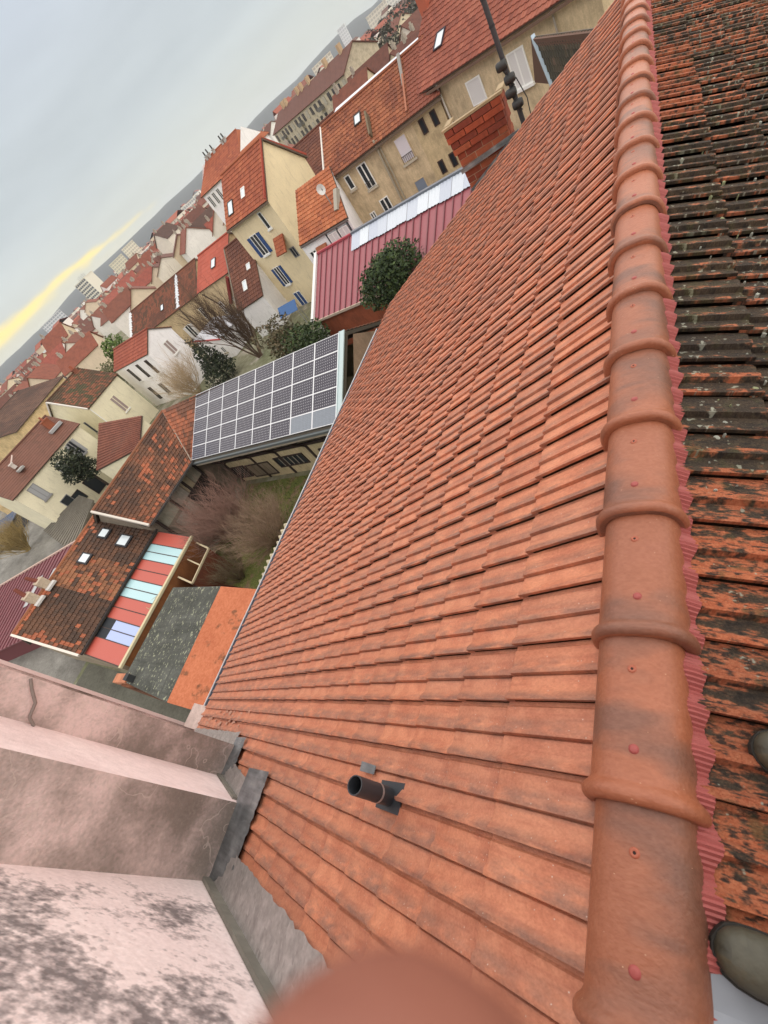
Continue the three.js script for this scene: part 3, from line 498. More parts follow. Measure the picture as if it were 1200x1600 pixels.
// a field of roof tiles on a quad: eL, eR at the eaves, rL, rR at the ridge (in the parent's frame); tiles w x c metres
function tileField(eL, eR, rR, rL, paint, { w = 0.26, c = 0.34, roll = 0.03, lift = 0.035, flat = false } = {}) {
  const b = new MB(), wid = (eL.distanceTo(eR) + rL.distanceTo(rR)) / 2, len = (eL.distanceTo(rL) + eR.distanceTo(rR)) / 2;
  const nu = Math.max(1, Math.round(wid / w)), nv = Math.max(1, Math.round(len / c));
  const N = new THREE.Vector3().subVectors(eR, eL).cross(new THREE.Vector3().subVectors(rL, eL)).normalize(); if (N.y < 0) N.negate();
  const at = (u, v, h) => { const p = eL.clone().lerp(eR, u), q = rL.clone().lerp(rR, u); return p.lerp(q, v).addScaledVector(N, h); };
  const prof = flat ? [[0, 0], [1, 0]] : [[0, 0], [0.1, roll], [0.3, roll], [0.42, 0], [1, 0]];
  for (let j = 0; j < nv; j++) for (let i = 0; i < nu; i++) {
    b.color(paint(i, j, nu, nv));
    const v0 = j / nv, v1 = (j + 1) / nv;
    for (let k = 0; k + 1 < prof.length; k++) {
      const u0 = (i + prof[k][0]) / nu, u1 = (i + prof[k + 1][0]) / nu, h0 = prof[k][1], h1 = prof[k + 1][1];
      const A = at(u0, v0, h0 + lift), B = at(u1, v0, h1 + lift), C = at(u1, v1, h1), D = at(u0, v1, h0);
      b.quad(A, B, C, D); b.quad(at(u0, v0, -0.01), at(u1, v0, -0.01), B, A);
    }
  }
  return b.geo();
}
const jitter = (c, k, s) => c.map(v => v * (1 + (s - 0.5) * k));
const paints = {
  of(cols, spread = 0.35, patch = 0.5, seed = 1) { const C = cols.map(c => srgb(...c)); return (i, j) => { const n = fbm(i * 0.013 + 0.1, j * 0.013 + 0.3, 12, 12, 3, seed), t = clamp(n * (1 + patch) - patch / 2 + (hash(i, j, seed) - 0.5) * 0.5) * (C.length - 0.001), k = Math.floor(t); return jitter(C[k], spread, hash(i, j, seed + 1)); }; },
};
const glassDark = new THREE.MeshPhysicalMaterial({ color: new THREE.Color().setRGB(0.025, 0.03, 0.036), roughness: 0.08, metalness: 0, specularIntensity: 0.6 });
const glassSky = new THREE.MeshPhysicalMaterial({ color: new THREE.Color().setRGB(0.55, 0.62, 0.66), roughness: 0.12, metalness: 0.1 });
const whitePaint = bright(226, 226, 222, { roughness: 0.6 }), greyPaint = plain(150, 150, 150, { roughness: 0.6 }), stoneSill = plain(196, 186, 166);
const shutterMats = { blue: plain(44, 78, 134, { roughness: 0.6 }), white: bright(206, 204, 202, { roughness: 0.7 }), grey: bright(156, 158, 160, { roughness: 0.7 }), mauve: plain(168, 150, 146, { roughness: 0.7 }), bluegrey: plain(128, 140, 158, { roughness: 0.7 }), lilac: bright(206, 200, 206, { roughness: 0.7 }) };
const railMat = plain(70, 66, 62, { roughness: 0.6 });
// window on a wall that faces +z in the parent's frame (turn for the other walls); x, y = middle of its foot
function windowOn(parent, [x, y, z], w, h, { turn = 0, shut, closed, frame = whitePaint, rail, sill = stoneSill, bars = 1, dark } = {}) {
  const f = new MB(), t = 0.07; f.box(-w / 2 - t, 0, 0.004, -w / 2, h, 0.06).box(w / 2, 0, 0.004, w / 2 + t, h, 0.06).box(-w / 2 - t, h, 0.004, w / 2 + t, h + t, 0.06).box(-w / 2, 0, 0.004, w / 2, 0.06, 0.05);
  for (let k = 1; k <= bars; k++) { const c = -w / 2 + w * k / (bars + 1); f.box(c - 0.045, 0.06, 0.006, c + 0.045, h, 0.045); }
  const m = f.build('window', frame, parent); m.position.set(x, y, z); m.rotation.y = turn;
  if (closed) { const s = new MB(); s.box(-w / 2, 0.05, 0.008, w / 2, h, 0.035); for (let k = 0; k < Math.floor(h / 0.16); k++) s.box(-w / 2 + 0.03, 0.12 + k * 0.16, 0.036, w / 2 - 0.03, 0.14 + k * 0.16, 0.04); s.build('closed_shutter', shutterMats[closed], m); }
  else new MB().box(-w / 2, 0.06, 0.005, w / 2, h, 0.016).build('pane', glassDark, m);
  if (sill) new MB().box(-w / 2 - 0.14, -0.14, 0.002, w / 2 + 0.14, 0, 0.16).build('sill', sill, m);
  if (shut) for (const s of [-1, 1]) { const b = new MB(), sw = w * 0.52, x0 = s < 0 ? -w / 2 - t - sw - 0.02 : w / 2 + t + 0.02; b.box(x0, 0, 0.01, x0 + sw, h, 0.055); for (const q of [0.12, 0.5, 0.86]) b.box(x0 + 0.03, h * q - 0.05, 0.056, x0 + sw - 0.03, h * q + 0.05, 0.08); b.build('shutter', shutterMats[shut], m); }
  if (rail) { const b = new MB(); b.box(-w / 2, 0.42, 0.14, w / 2, 0.46, 0.17); for (let k = 0; k <= 6; k++) b.box(-w / 2 + w * k / 6 - 0.01, 0, 0.145, -w / 2 + w * k / 6 + 0.01, 0.44, 0.165); b.build('railing', railMat, m); }
  return m;
}
// gabled house in its own frame: front wall along +x from the base point, facing +z; ridge along x unless cross
function gabled({ name = 'house', label, cat = 'house', group, A, turn, w, d, h, r, wall, paint, tile, over = 0.3, cross = false, wallTop, base = -0.4, hip = 0, y0 = 0, back = true, roofLabel }) {
  const t = thing(name, label, cat, [A[0], y0, A[1]], turn, group);
  const b = new MB();
  if (!cross) {
    const m = -d / 2;
    b.quad(V(0, base, 0), V(w, base, 0), V(w, h, 0), V(0, h, 0)).quad(V(w, base, -d), V(0, base, -d), V(0, h, -d), V(w, h, -d));
    b.poly([V(w, base, 0), V(w, base, -d), V(w, h, -d), V(w, r, m), V(w, h, 0)]).poly([V(0, base, -d), V(0, base, 0), V(0, h, 0), V(0, r, m), V(0, h, -d)]);
    b.build('wall', wall, t);
    const k = (r - h) / (d / 2), e = 0.11, ey = h - over * k + e, roof = new MB().color(srgb(120, 96, 84));
    const eL = V(-over, ey, over), eR = V(w + over, ey, over), rL = V(-over + hip, r + e, m), rR = V(w + over - hip, r + e, m), bL = V(-over, ey, -d - over), bR = V(w + over, ey, -d - over);
    roof.slab([eL, eR, rR, rL], 0.1).slab([bR, bL, rL, rR], 0.1);
    const ro = roof.build('roof', tileMat, t); if (roofLabel) ro.userData.label = roofLabel;
    const up = V(0, 0.012, 0), T = p => p.clone().add(up);
    mesh('roof_tiles', tileField(T(eL), T(eR), T(rR), T(rL), paint, tile), tileMat, ro).userData.kind = 'stuff';
    if (back) mesh('roof_tiles', tileField(T(bR), T(bL), T(rL), T(rR), paint, tile), tileMat, ro).userData.kind = 'stuff';
    const c = new MB().color(paint(3, 3, 9, 9)); c.tube([rL.clone().add(V(0, 0.05, 0)), rR.clone().add(V(0, 0.05, 0))], 0.11, 6); c.build('ridge', tileMat, ro, 0.8);
    if (hip) { for (const [p, q, s] of [[eR, bR, rR], [bL, eL, rL]]) { roof.slab; const hp = new MB().color(paint(1, 2, 9, 9)); hp.slab([p, q, s], 0.09); hp.build('roof_hip', tileMat, ro); } }
    t.userData.slope = { k, e: e + 0.05 };
  } else {
    const m = w / 2;
    b.poly([V(0, base, 0), V(w, base, 0), V(w, h, 0), V(m, r, 0), V(0, h, 0)]).poly([V(w, base, -d), V(0, base, -d), V(0, h, -d), V(m, r, -d), V(w, h, -d)]);
    b.quad(V(w, base, 0), V(w, base, -d), V(w, h, -d), V(w, h, 0)).quad(V(0, base, -d), V(0, base, 0), V(0, h, 0), V(0, h, -d));
    b.build('wall', wall, t);
    const k = (r - h) / m, e = 0.11, ey = h - over * k + e, roof = new MB().color(srgb(120, 96, 84));
    const fl = V(-over, ey, over), bl = V(-over, ey, -d - over), fr = V(w + over, ey, over), br = V(w + over, ey, -d - over), rf = V(m, r + e, over), rb = V(m, r + e, -d - over);
    roof.slab([bl, fl, rf, rb], 0.1).slab([fr, br, rb, rf], 0.1);
    const ro = roof.build('roof', tileMat, t), T = p => p.clone().add(V(0, 0.012, 0));
    mesh('roof_tiles', tileField(T(bl), T(fl), T(rf), T(rb), paint, tile), tileMat, ro).userData.kind = 'stuff';
    mesh('roof_tiles', tileField(T(fr), T(br), T(rb), T(rf), paint, tile), tileMat, ro).userData.kind = 'stuff';
    const c = new MB().color(paint(3, 3, 9, 9)); c.tube([rf.clone().add(V(0, 0.05, 0)), rb.clone().add(V(0, 0.05, 0))], 0.11, 6); c.build('ridge', tileMat, ro, 0.8);
    t.userData.slope = { k, e: e + 0.05 };
  }
  return t;
}
const chimneyBrick = plain(150, 92, 70, { map: grain }), chimneyGrey = rendered(176, 168, 156), potMat = plain(168, 96, 70), potDark = plain(74, 78, 76);
function chimney(t, x, y, z, w, d, h, { mat = chimneyGrey, pots = 2, potH = 0.45, pm = potMat } = {}) {
  const b = new MB(); b.box(x - w / 2, y, z - d / 2, x + w / 2, y + h, z + d / 2).box(x - w / 2 - 0.06, y + h, z - d / 2 - 0.06, x + w / 2 + 0.06, y + h + 0.1, z + d / 2 + 0.06);
  const c = b.build('chimney', mat, t);
  for (let k = 0; k < pots; k++) { const px = x + (pots > 1 ? (k / (pots - 1) - 0.5) * (w - 0.3) : 0); new MB().tube([V(px, y + h + 0.08, z), V(px, y + h + 0.1 + potH, z)], [0.12, 0.1], 8).build('chimney_pot', pm, c, 0.8); }
  return c;
}
// skylight on the front slope (ridge along x): u along the wall, v metres back from the wall
function skylight(t, h, u, v, w, l, frame = plain(70, 62, 60)) {
  const { k, e } = t.userData.slope, a = Math.atan(k), m = new THREE.Matrix4().makeRotationX(a).setPosition(u, h + v * k + e + 0.03, -v);
  const f = new MB(); f.box(-w / 2 - 0.07, 0, -l / 2 - 0.07, w / 2 + 0.07, 0.07, -l / 2).box(-w / 2 - 0.07, 0, l / 2, w / 2 + 0.07, 0.07, l / 2 + 0.07).box(-w / 2 - 0.07, 0, -l / 2, -w / 2, 0.07, l / 2).box(w / 2, 0, -l / 2, w / 2 + 0.07, 0.07, l / 2);
  const s = f.build('skylight', frame, t); s.applyMatrix4(m); new MB().box(-w / 2, 0.01, -l / 2, w / 2, 0.04, l / 2).build('pane', glassSky, s); return s;
}
// roof on four free corners with walls down to the ground (sheds and lean-tos); eL eR eaves, rR rL top edge, counter-clockwise from outside
function shed({ planar = false, name = 'shed', label, cat = 'shed', eL, eR, rR, rL, paint, tile, wall, thick = 0.1, inset = 0.15, walls = true, roofMat, ribs, ribMat }) {
  const lo = [eL, eR, rR, rL].map(p => V(...p)); if (planar) { const k = lo[1].distanceTo(lo[0]) / lo[2].distanceTo(lo[3]); lo[1].copy(lo[0]).addScaledVector(new THREE.Vector3().subVectors(lo[2], lo[3]), k); } const c = lo.reduce((s, p) => s.add(p), V(0, 0, 0)).multiplyScalar(0.25);
  const t = thing(name, label, cat, [c.x, 0, c.z]); const q = lo.map(p => p.clone().sub(V(c.x, 0, c.z)));
  const ro = new MB().color(srgb(110, 92, 80)).slab(q, thick).build('roof', roofMat || tileMat, t);
  if (paint) { const up = V(0, 0.02, 0), T = q.map(p => p.clone().add(up)); mesh('roof_tiles', tileField(T[0], T[1], T[2], T[3], paint, tile), tileMat, ro).userData.kind = 'stuff'; }
  if (ribs) for (let k = 0; k <= ribs; k++) { const f = k / ribs, a = q[0].clone().lerp(q[1], f), b = q[3].clone().lerp(q[2], f); a.y += 0.035; b.y += 0.035; new MB().bar(a, b, 0.06, 0.07).build('seam', ribMat || roofMat, ro); }
  if (walls) { const s = q.map(p => V(p.x * (1 - inset / 3), p.y - thick, p.z * (1 - inset / 3))), b = new MB(); for (let i = 0; i < 4; i++) { const a = s[i], d = s[(i + 1) % 4]; b.quad(V(a.x, -0.3, a.z), V(d.x, -0.3, d.z), d, a); } b.build('wall', wall, t); }
  t.userData.corners = q; return t;
}
// leaves: many small faces through a set of balls
function leafBlob(balls, count, size, cols, seed, flat = 0.8) {
  const r = rng(seed), b = new MB(), C = cols.map(c => srgb(...c)); let tot = 0; balls.forEach(q => tot += q[3] * q[3]);
  for (const [x, y, z, R, sy = 1] of balls) { const n = Math.round(count * R * R / tot); for (let i = 0; i < n; i++) {
    const a = r() * 6.283, cz = r() * 2 - 1, s = Math.sqrt(1 - cz * cz), rad = R * (0.55 + 0.5 * Math.pow(r(), 0.5)) * (0.85 + 0.3 * vnoise(a * 2, cz * 4, 0, 0, seed)), p = V(x + Math.cos(a) * s * rad, y + cz * rad * sy, z + Math.sin(a) * s * rad);
    const u = V(r() - 0.5, (r() - 0.5) * flat, r() - 0.5).normalize(), v = V(r() - 0.5, r() - 0.5, r() - 0.5).cross(u).normalize(), l = size * (0.6 + r() * 0.8);
    b.color(jitter(C[Math.floor(r() * C.length)], 0.5, r()));
    b.tri(p.clone().addScaledVector(u, -l), p.clone().addScaledVector(v, l * 0.5), p.clone().addScaledVector(u, l)); b.tri(p.clone().addScaledVector(u, -l), p.clone().addScaledVector(u, l), p.clone().addScaledVector(v, -l * 0.5));
  } }
  return b.geo();
}
const leafMat = std({ vertexColors: true, roughness: 0.75, color: new THREE.Color(0.8, 0.8, 0.8) }), barkMat = plain(74, 60, 50, { map: grain }), twigMat = std({ vertexColors: true, roughness: 0.9 });
function twigs(b, p, dir, len, rad, depth, r, col, spread = 0.7, kids = 4) {
  const pts = [p.clone()], rr = [rad]; let q = p.clone(), d = dir.clone(); const n = 3;
  for (let i = 1; i <= n; i++) { d.add(V((r() - 0.5) * 0.35, (r() - 0.3) * 0.25, (r() - 0.5) * 0.35)).normalize(); q = q.clone().addScaledVector(d, len / n); pts.push(q); rr.push(rad * (1 - 0.55 * i / n)); }
  b.color(jitter(col, 0.5, r())); b.tube(pts, rr, depth > 1 ? 5 : 3, false);
  if (depth > 0) for (let k = 0; k < kids; k++) { const s = pts[1 + Math.floor(r() * n)] || q; twigs(b, s, d.clone().add(V((r() - 0.5) * 2 * spread, (r() - 0.25) * spread, (r() - 0.5) * 2 * spread)).normalize(), len * (0.5 + r() * 0.3), rad * 0.5, depth - 1, r, col, spread, kids); }
}
function bareBush(name, label, [x, y, z], stems, height, col, seed, { spread = 0.55, depth = 2, kids = 4, lean = 0.7, rad = 0.02, cat = 'bush', group } = {}) {
  const t = thing(name, label, cat, [x, y, z], 0, group), r = rng(seed), b = new MB();
  for (let i = 0; i < stems; i++) { const a = r() * 6.283; twigs(b, V(Math.cos(a) * 0.25 * r(), 0, Math.sin(a) * 0.25 * r()), V(Math.cos(a) * lean * r(), 1, Math.sin(a) * lean * r()).normalize(), height * (0.45 + r() * 0.25), rad, depth, r, srgb(...col), spread, kids); }
  b.build('branches', twigMat, t); return t;
}
function crownTree(name, label, [x, y, z], h, R, cols, seed, { count = 1600, size = 0.22, group, cat = 'tree', trunk = 0.35, conic = false } = {}) {
  const t = thing(name, label, cat, [x, y, z], 0, group), r = rng(seed), balls = [];
  if (conic) for (let k = 0; k < 9; k++) { const f = k / 8; balls.push([(r() - 0.5) * 0.25 * R, h * (0.16 + 0.8 * f), (r() - 0.5) * 0.25 * R, R * (1.02 - 0.86 * f), 0.8]); }
  else for (let k = 0; k < 9; k++) { const a = r() * 6.283, q = R * 0.55 * Math.sqrt(r()); balls.push([Math.cos(a) * q, h * (trunk + 0.15 + r() * (0.8 - trunk)), Math.sin(a) * q, R * (0.42 + r() * 0.25), 0.85]); }
  mesh('crown', leafBlob(balls, count, size, cols, seed + 1), leafMat, t);
  const b = new MB(); b.tube([V(0, -0.2, 0), V(0.05 * h * (r() - 0.5), h * 0.5, 0.05 * h * (r() - 0.5)), V(0, h * 0.85, 0)], [h * 0.028, h * 0.02, h * 0.006], 6); b.build('trunk', barkMat, t, 0.8); return t;
}

// ================================================================ ground
{
  const gmap = texture(1024, (u, v) => { const n = fbm(u, v, 6, 6, 6, 1001), m = fbm(u, v, 20, 20, 4, 1011), f = fbm(u, v, 120, 120, 2, 1021); let c = mix3([122, 116, 98], [98, 104, 74], clamp(n * 2 - 0.5)); c = mix3(c, [150, 144, 132], clamp((m - 0.55) * 5)); const g = (f - 0.5) * 34; return [c[0] + g, c[1] + g, c[2] + g]; }, { repeat: 0.03 });
  const g = new THREE.PlaneGeometry(14000, 14000, 1, 1); g.rotateX(-Math.PI / 2); const uv = g.attributes.uv; for (let i = 0; i < uv.count; i++) uv.setXY(i, uv.getX(i) * 14000, uv.getY(i) * 14000);
  structure('ground', g, std({ map: gmap, roughness: 1 }));
  const sheet = (name, pts, y, mat) => { const s = new THREE.Shape(pts.map(([x, z]) => new THREE.Vector2(x, -z))), q = new THREE.ShapeGeometry(s); q.rotateX(-Math.PI / 2); q.translate(0, y, 0); return structure(name, q, mat); };
  const grassMap = texture(512, (u, v) => { const n = fbm(u, v, 5, 5, 6, 1101), f = fbm(u, v, 90, 90, 3, 1111), b = fbm(u, v, 9, 9, 4, 1121); let c = mix3([74, 86, 34], [112, 112, 60], n); c = mix3(c, [112, 94, 70], clamp((b - 0.5) * 5)); const g = (f - 0.5) * 60; return [c[0] + g, c[1] + g, c[2] + g * 0.6]; }, { repeat: 0.25 });
  sheet('garden_ground', [[-25.6, -14.6], [-6, -13.4], [-6, -6], [-25.2, -6]], 0.006, std({ map: grassMap, roughness: 1 }));
  const yardMap = texture(512, (u, v) => { const n = fbm(u, v, 4, 4, 6, 1131), f = fbm(u, v, 100, 100, 2, 1141), s = fbm(u, v, 6, 30, 4, 1151); const k = 116 + (n - 0.5) * 60 + (f - 0.5) * 26 + (s - 0.5) * 24; return [k, k - 2, k - 8]; }, { repeat: 0.12 });
  const yard = std({ map: yardMap, roughness: 0.95 });
  sheet('yard', [[-110, -26], [-52, -13], [-34, -10], [-33, 6], [-110, 20]], 0.006, yard);
  sheet('courtyard', [[-33, -1.7], [-5.4, -1.2], [-5.4, 2], [-33, 4]], 0.010, std({ map: yardMap, roughness: 0.95, color: new THREE.Color(0.62, 0.64, 0.56) }));
  sheet('lane', [[-31, -40], [-24, -22], [-14, -22], [-10, -26], [-24, -28], [-29, -44]], 0.006, yard);
}
// tufts in the garden
{
  const r = rng(61), b = new MB();
  for (let i = 0; i < 5200; i++) { const x = -24.8 + r() * 18, z = -14.2 + r() * 8; if (vnoise(x * 0.7, z * 0.7, 0, 0, 62) < 0.35 && z > -12) continue; const h = 0.06 + r() * 0.16, a = r() * 6.283, w = 0.015 + r() * 0.02; b.color(jitter(r() > 0.3 ? srgb(92, 104, 40) : srgb(132, 122, 74), 0.6, r())); b.tri(V(x - Math.cos(a) * w, 0, z - Math.sin(a) * w), V(x + Math.cos(a) * w, 0, z + Math.sin(a) * w), V(x + (r() - 0.5) * 0.12, h, z + (r() - 0.5) * 0.12)); }
  const m = b.build('grass_tufts', leafMat, scene); tag(m, 'rough winter grass and tufts in the courtyard garden', 'grass', null, 'stuff');
}
// ================================================================ barn with solar panels, its wing, and the lower barn
const mossy = paints.of([[92, 58, 42], [108, 66, 46], [126, 78, 54], [150, 86, 58]], 0.4, 0.9, 31), fresh = srgb(192, 104, 70);
{
  const P = { TL: [-26.07, 5.76, -17.49], TR: [-13.3, 5.83, -16.66], BR: [-13.46, 3.84, -12.9], BL: [-26.2, 3.76, -13.75] };
  const t = thing('solar_barn', 'long low barn whose roof is covered with solar panels', 'barn', [-19.7, 0, -15.2]); const O = V(-19.7, 0, -15.2), L = a => V(...a).sub(O);
  const timber = plain(58, 44, 38), cream = rendered(206, 192, 156), board = plain(150, 136, 116, { map: grain });
  const q = { TL: L(P.TL), TR: L(P.TR), BR: L(P.BR), BL: L(P.BL) }, n = new THREE.Vector3().subVectors(q.BR, q.BL).cross(new THREE.Vector3().subVectors(q.TL, q.BL)).normalize(); if (n.y < 0) n.negate();
  const off = (p, h) => p.clone().addScaledVector(n, h), right = new THREE.Vector3().subVectors(q.TR, q.TL).normalize(), dn = new THREE.Vector3().subVectors(q.BR, q.TR).normalize();
  // roof slabs: front under the panels, back, and the tiled piece to the valley
  const ext = 0.32, eR = off(q.BR.clone().addScaledVector(right, ext).addScaledVector(dn, 0.12), -0.07), eL = off(q.BL.clone().addScaledVector(dn, 0.12), -0.07), rR = off(q.TR.clone().addScaledVector(right, ext), -0.07), rL = off(q.TL, -0.07), rV = L([-30.45, 5.74, -17.55]);
  const roof = new MB().color(srgb(96, 84, 74)).slab([eL, eR, rR, rL], 0.16);
  const back = (p, k) => V(p.x, p.y - 2.1, p.z - 4.0);
  roof.slab([back(rR), back(rV), rV.clone(), rR.clone()], 0.16); const ro = roof.build('roof', tileMat, t);
  mesh('roof_tiles', tileField(back(rR).add(V(0, 0.02, 0)), back(rV).add(V(0, 0.02, 0)), rV.clone().add(V(0, 0.02, 0)), rR.clone().add(V(0, 0.02, 0)), mossy), tileMat, ro).userData.kind = 'stuff';
  const warm = paints.of([[128, 76, 54], [166, 92, 62], [190, 104, 70]], 0.35, 0.6, 33);
  { // tiles between the panels and the valley: rows cut along the valley line
    const e0 = eL.clone().add(V(0, 0.05, 0)), b = new MB(), rows = 14; b.color(srgb(110, 72, 54)); b.slab([e0.clone(), rL.clone(), rV.clone()], 0.1);
    const tl = b.build('valley_roof', tileMat, ro);
    mesh('roof_tiles', tileField(e0.clone().add(V(-0.12, 0.05, 0)), e0.clone().add(V(0.02, 0.05, 0)), rL.clone().add(V(0, 0.07, 0)), rV.clone().lerp(rL, 0.0).add(V(0, 0.07, 0)), warm, { w: 0.22, c: 0.34 }), tileMat, tl).userData.kind = 'stuff';
  }
  // panels: 8 columns x 5 rows, each with its frame
  const cellMap = texture(512, (u, v) => { const cx = u * 12 % 1, cy = v * 6 % 1, gx = Math.min(cx, 1 - cx), gy = Math.min(cy, 1 - cy); let c = [44, 42, 54]; if (gx < 0.035 || gy < 0.035) c = [78, 76, 88]; if (gx + gy < 0.2) c = [172, 172, 178]; const bus = Math.min(Math.abs(cy - 0.33), Math.abs(cy - 0.66)); if (bus < 0.02) c = mix3(c, [128, 126, 136], 0.6); const f = fbm(u, v, 20, 20, 3, 1201); return c.map(k => k + (f - 0.5) * 12); });
  const panelMat = new THREE.MeshPhysicalMaterial({ map: cellMap, roughness: 0.16, specularIntensity: 0.55 }), paleMap = texture(256, (u, v) => { const cy = v * 10 % 1, cx = u * 6 % 1; const f = fbm(u, v, 20, 20, 3, 1211); const k = 112 + (cy < 0.12 ? 14 : 0) + (cx < 0.05 ? 12 : 0) + (f - 0.5) * 14; return [k - 6, k + 2, k + 12]; }), paleMat = new THREE.MeshPhysicalMaterial({ map: paleMap, roughness: 0.3 }), alu = plain(226, 228, 232, { roughness: 0.35, metalness: 0.3 });
  const at = (u, v, h) => off(q.TL.clone().lerp(q.TR, u).lerp(q.BL.clone().lerp(q.BR, u), v), h);
  for (let j = 0; j < 5; j++) for (let i = 0; i < 8; i++) {
    const u0 = (i + 0.022) / 8, u1 = (i + 0.978) / 8, v0 = (j + 0.03) / 5, v1 = (j + 0.97) / 5, fr = new MB(), du = 0.02 / 8, dv = 0.036 / 5;
    fr.slab([at(i / 8, v1, 0.045), at((i + 1) / 8, v1, 0.045), at((i + 1) / 8, (j + 1) / 5, 0.045), at(i / 8, (j + 1) / 5, 0.045)].reverse(), 0.05).slab([at(i / 8, j / 5, 0.045), at((i + 1) / 8, j / 5, 0.045), at((i + 1) / 8, v0, 0.045), at(i / 8, v0, 0.045)].reverse(), 0.05).slab([at(i / 8, v0, 0.045), at(u0, v0, 0.045), at(u0, v1, 0.045), at(i / 8, v1, 0.045)].reverse(), 0.05).slab([at(u1, v0, 0.045), at((i + 1) / 8, v0, 0.045), at((i + 1) / 8, v1, 0.045), at(u1, v1, 0.045)].reverse(), 0.05);
    const f = fr.build('solar_panel', alu, t), c = new MB(); c.quad(at(u0, v1, 0.035), at(u1, v1, 0.035), at(u1, v0, 0.035), at(u0, v0, 0.035), [[0, 0], [1, 0], [1, 1], [0, 1]]); c.build('cells', j === 4 && i > 5 ? paleMat : panelMat, f);
  }
  // zinc verge strip on the right, eaves board and gutter in front
  const zv = new MB(); zv.slab([at(1.003, 1.03, 0.0), at(1.026, 1.03, 0.0), at(1.026, -0.01, 0.0), at(1.003, -0.01, 0.0)].reverse(), 0.05); zv.bar(at(1.004, 1.03, 0.03), at(1.004, -0.01, 0.03), 0.05, 0.08).bar(at(1.026, 1.03, 0.03), at(1.026, -0.01, 0.03), 0.05, 0.06); zv.build('verge_trim', plain(186, 204, 206, { roughness: 0.4, metalness: 0.3 }), t);
  const gu = new MB(); gu.bar(eL.clone().add(V(0, -0.06, 0.08)), eR.clone().add(V(0, -0.06, 0.08)), 0.14, 0.12); gu.build('gutter', plain(104, 112, 114, { roughness: 0.5, metalness: 0.3 }), t);
  new MB().bar(eL.clone().add(V(0, -0.22, 0.02)), eR.clone().add(V(0, -0.22, 0.02)), 0.04, 0.2).build('eaves_board', plain(176, 166, 148), t);
  // front wall, set back under the eaves
  const A = V(-26.4, 0, -15.05).sub(O), B = V(-12.95, 0, -14.15).sub(O), wd = new THREE.Vector3().subVectors(B, A), WL = wd.length(); wd.normalize();
  const front = new THREE.Vector3(-wd.z, 0, wd.x), wm = new THREE.Matrix4().makeBasis(wd, V(0, 1, 0), front).setPosition(A);
  const wf = (name, mat) => { const m = new THREE.Group(); return m; };
  const part = (name, mat, fn) => { const b = new MB(); fn(b); return b.build(name, mat, t); };
  part('wall', cream, b => b.box(0, -0.3, -3.6, WL, 2.05, 0, wm).box(0, 2.05, -3.6, WL, 2.9, -0.25, wm));
  part('upper_boarding', plain(70, 62, 56, { map: grain }), b => { for (let k = 0; k < 22; k++) b.box(k * WL / 22 + 0.01, 2.05, -0.25, (k + 1) * WL / 22 - 0.02, 3.55, -0.19 - 0.02 * (k % 2), wm); });
  for (const u of [0.1, 3.1, 5.6, 8.3, 11.0, 13.1]) part('post', timber, b => b.box(u - 0.09, 0, -0.05, u + 0.09, 2.1, 0.05, wm));
  for (const u of [0.3, 3.1, 5.6, 8.3, 11.0]) part('brace', timber, b => b.bar(V(u, 1.9, 0).applyMatrix4(wm), V(u, 3.4, 1.15).applyMatrix4(wm), 0.12, 0.14));
  part('wall_plate', timber, b => b.box(0, 1.95, -0.05, WL, 2.12, 0.07, wm));
  const openings = [[4.95, 7.45, 0.72, 1.42, 'window'], [1.87, 4.15, 0.3, 1.3, 'plank_door'], [-1.2 + 1.4, 0.5 + 1.1, 0.42, 1.35, 'barred_window'], [9.0, 10.4, 0.5, 1.45, 'window']];
  openings.forEach(([u0, u1, y0, y1, kind], k) => {
    const f = part(kind, timber, b => b.box(u0 - 0.07, y0 - 0.07, 0, u1 + 0.07, y0, 0.06, wm).box(u0 - 0.07, y1, 0, u1 + 0.07, y1 + 0.07, 0.06, wm).box(u0 - 0.07, y0, 0, u0, y1, 0.06, wm).box(u1, y0, 0, u1 + 0.07, y1, 0.06, wm));
    const inner = (name, mat, fn) => { const b = new MB(); fn(b); b.build(name, mat, f); };
    if (kind === 'plank_door') for (let j = 0; j < 8; j++) inner('plank', board, b => b.box(lerp(u0, u1, j / 8) + 0.012, y0, 0.006, lerp(u0, u1, (j + 1) / 8) - 0.012, y1, 0.03 + 0.01 * (j % 2), wm));
    else { inner('pane', glassDark, b => b.box(u0, y0, 0.004, u1, y1, 0.012, wm)); for (let j = 1; j < 6; j++) inner('bar', kind === 'window' ? plain(168, 160, 146) : plain(120, 112, 104), b => b.box(lerp(u0, u1, j / 6) - 0.025, y0, 0.014, lerp(u0, u1, j / 6) + 0.025, y1, 0.04, wm)); }
  });
  // gable walls closing the ends
  part('gable', rendered(150, 128, 108), b => { const x = B.clone(), z = B.clone().addScaledVector(front, -5.6), m = B.clone().addScaledVector(front, -2.6); b.poly([V(x.x + 0.02, -0.3, x.z), V(z.x + 0.02, -0.3, z.z), V(z.x + 0.02, 3.5, z.z), V(m.x + 0.02, 5.5, m.z), V(x.x + 0.02, 3.6, x.z + 0.4)]); });
  part('rear_wall', cream, b => { const a = A.clone().addScaledVector(front, -5.6), c = B.clone().addScaledVector(front, -5.6); b.quad(V(a.x - 4, -0.3, a.z), V(c.x, -0.3, c.z), V(c.x, 3.6, c.z), V(a.x - 4, 3.6, a.z)); });
}
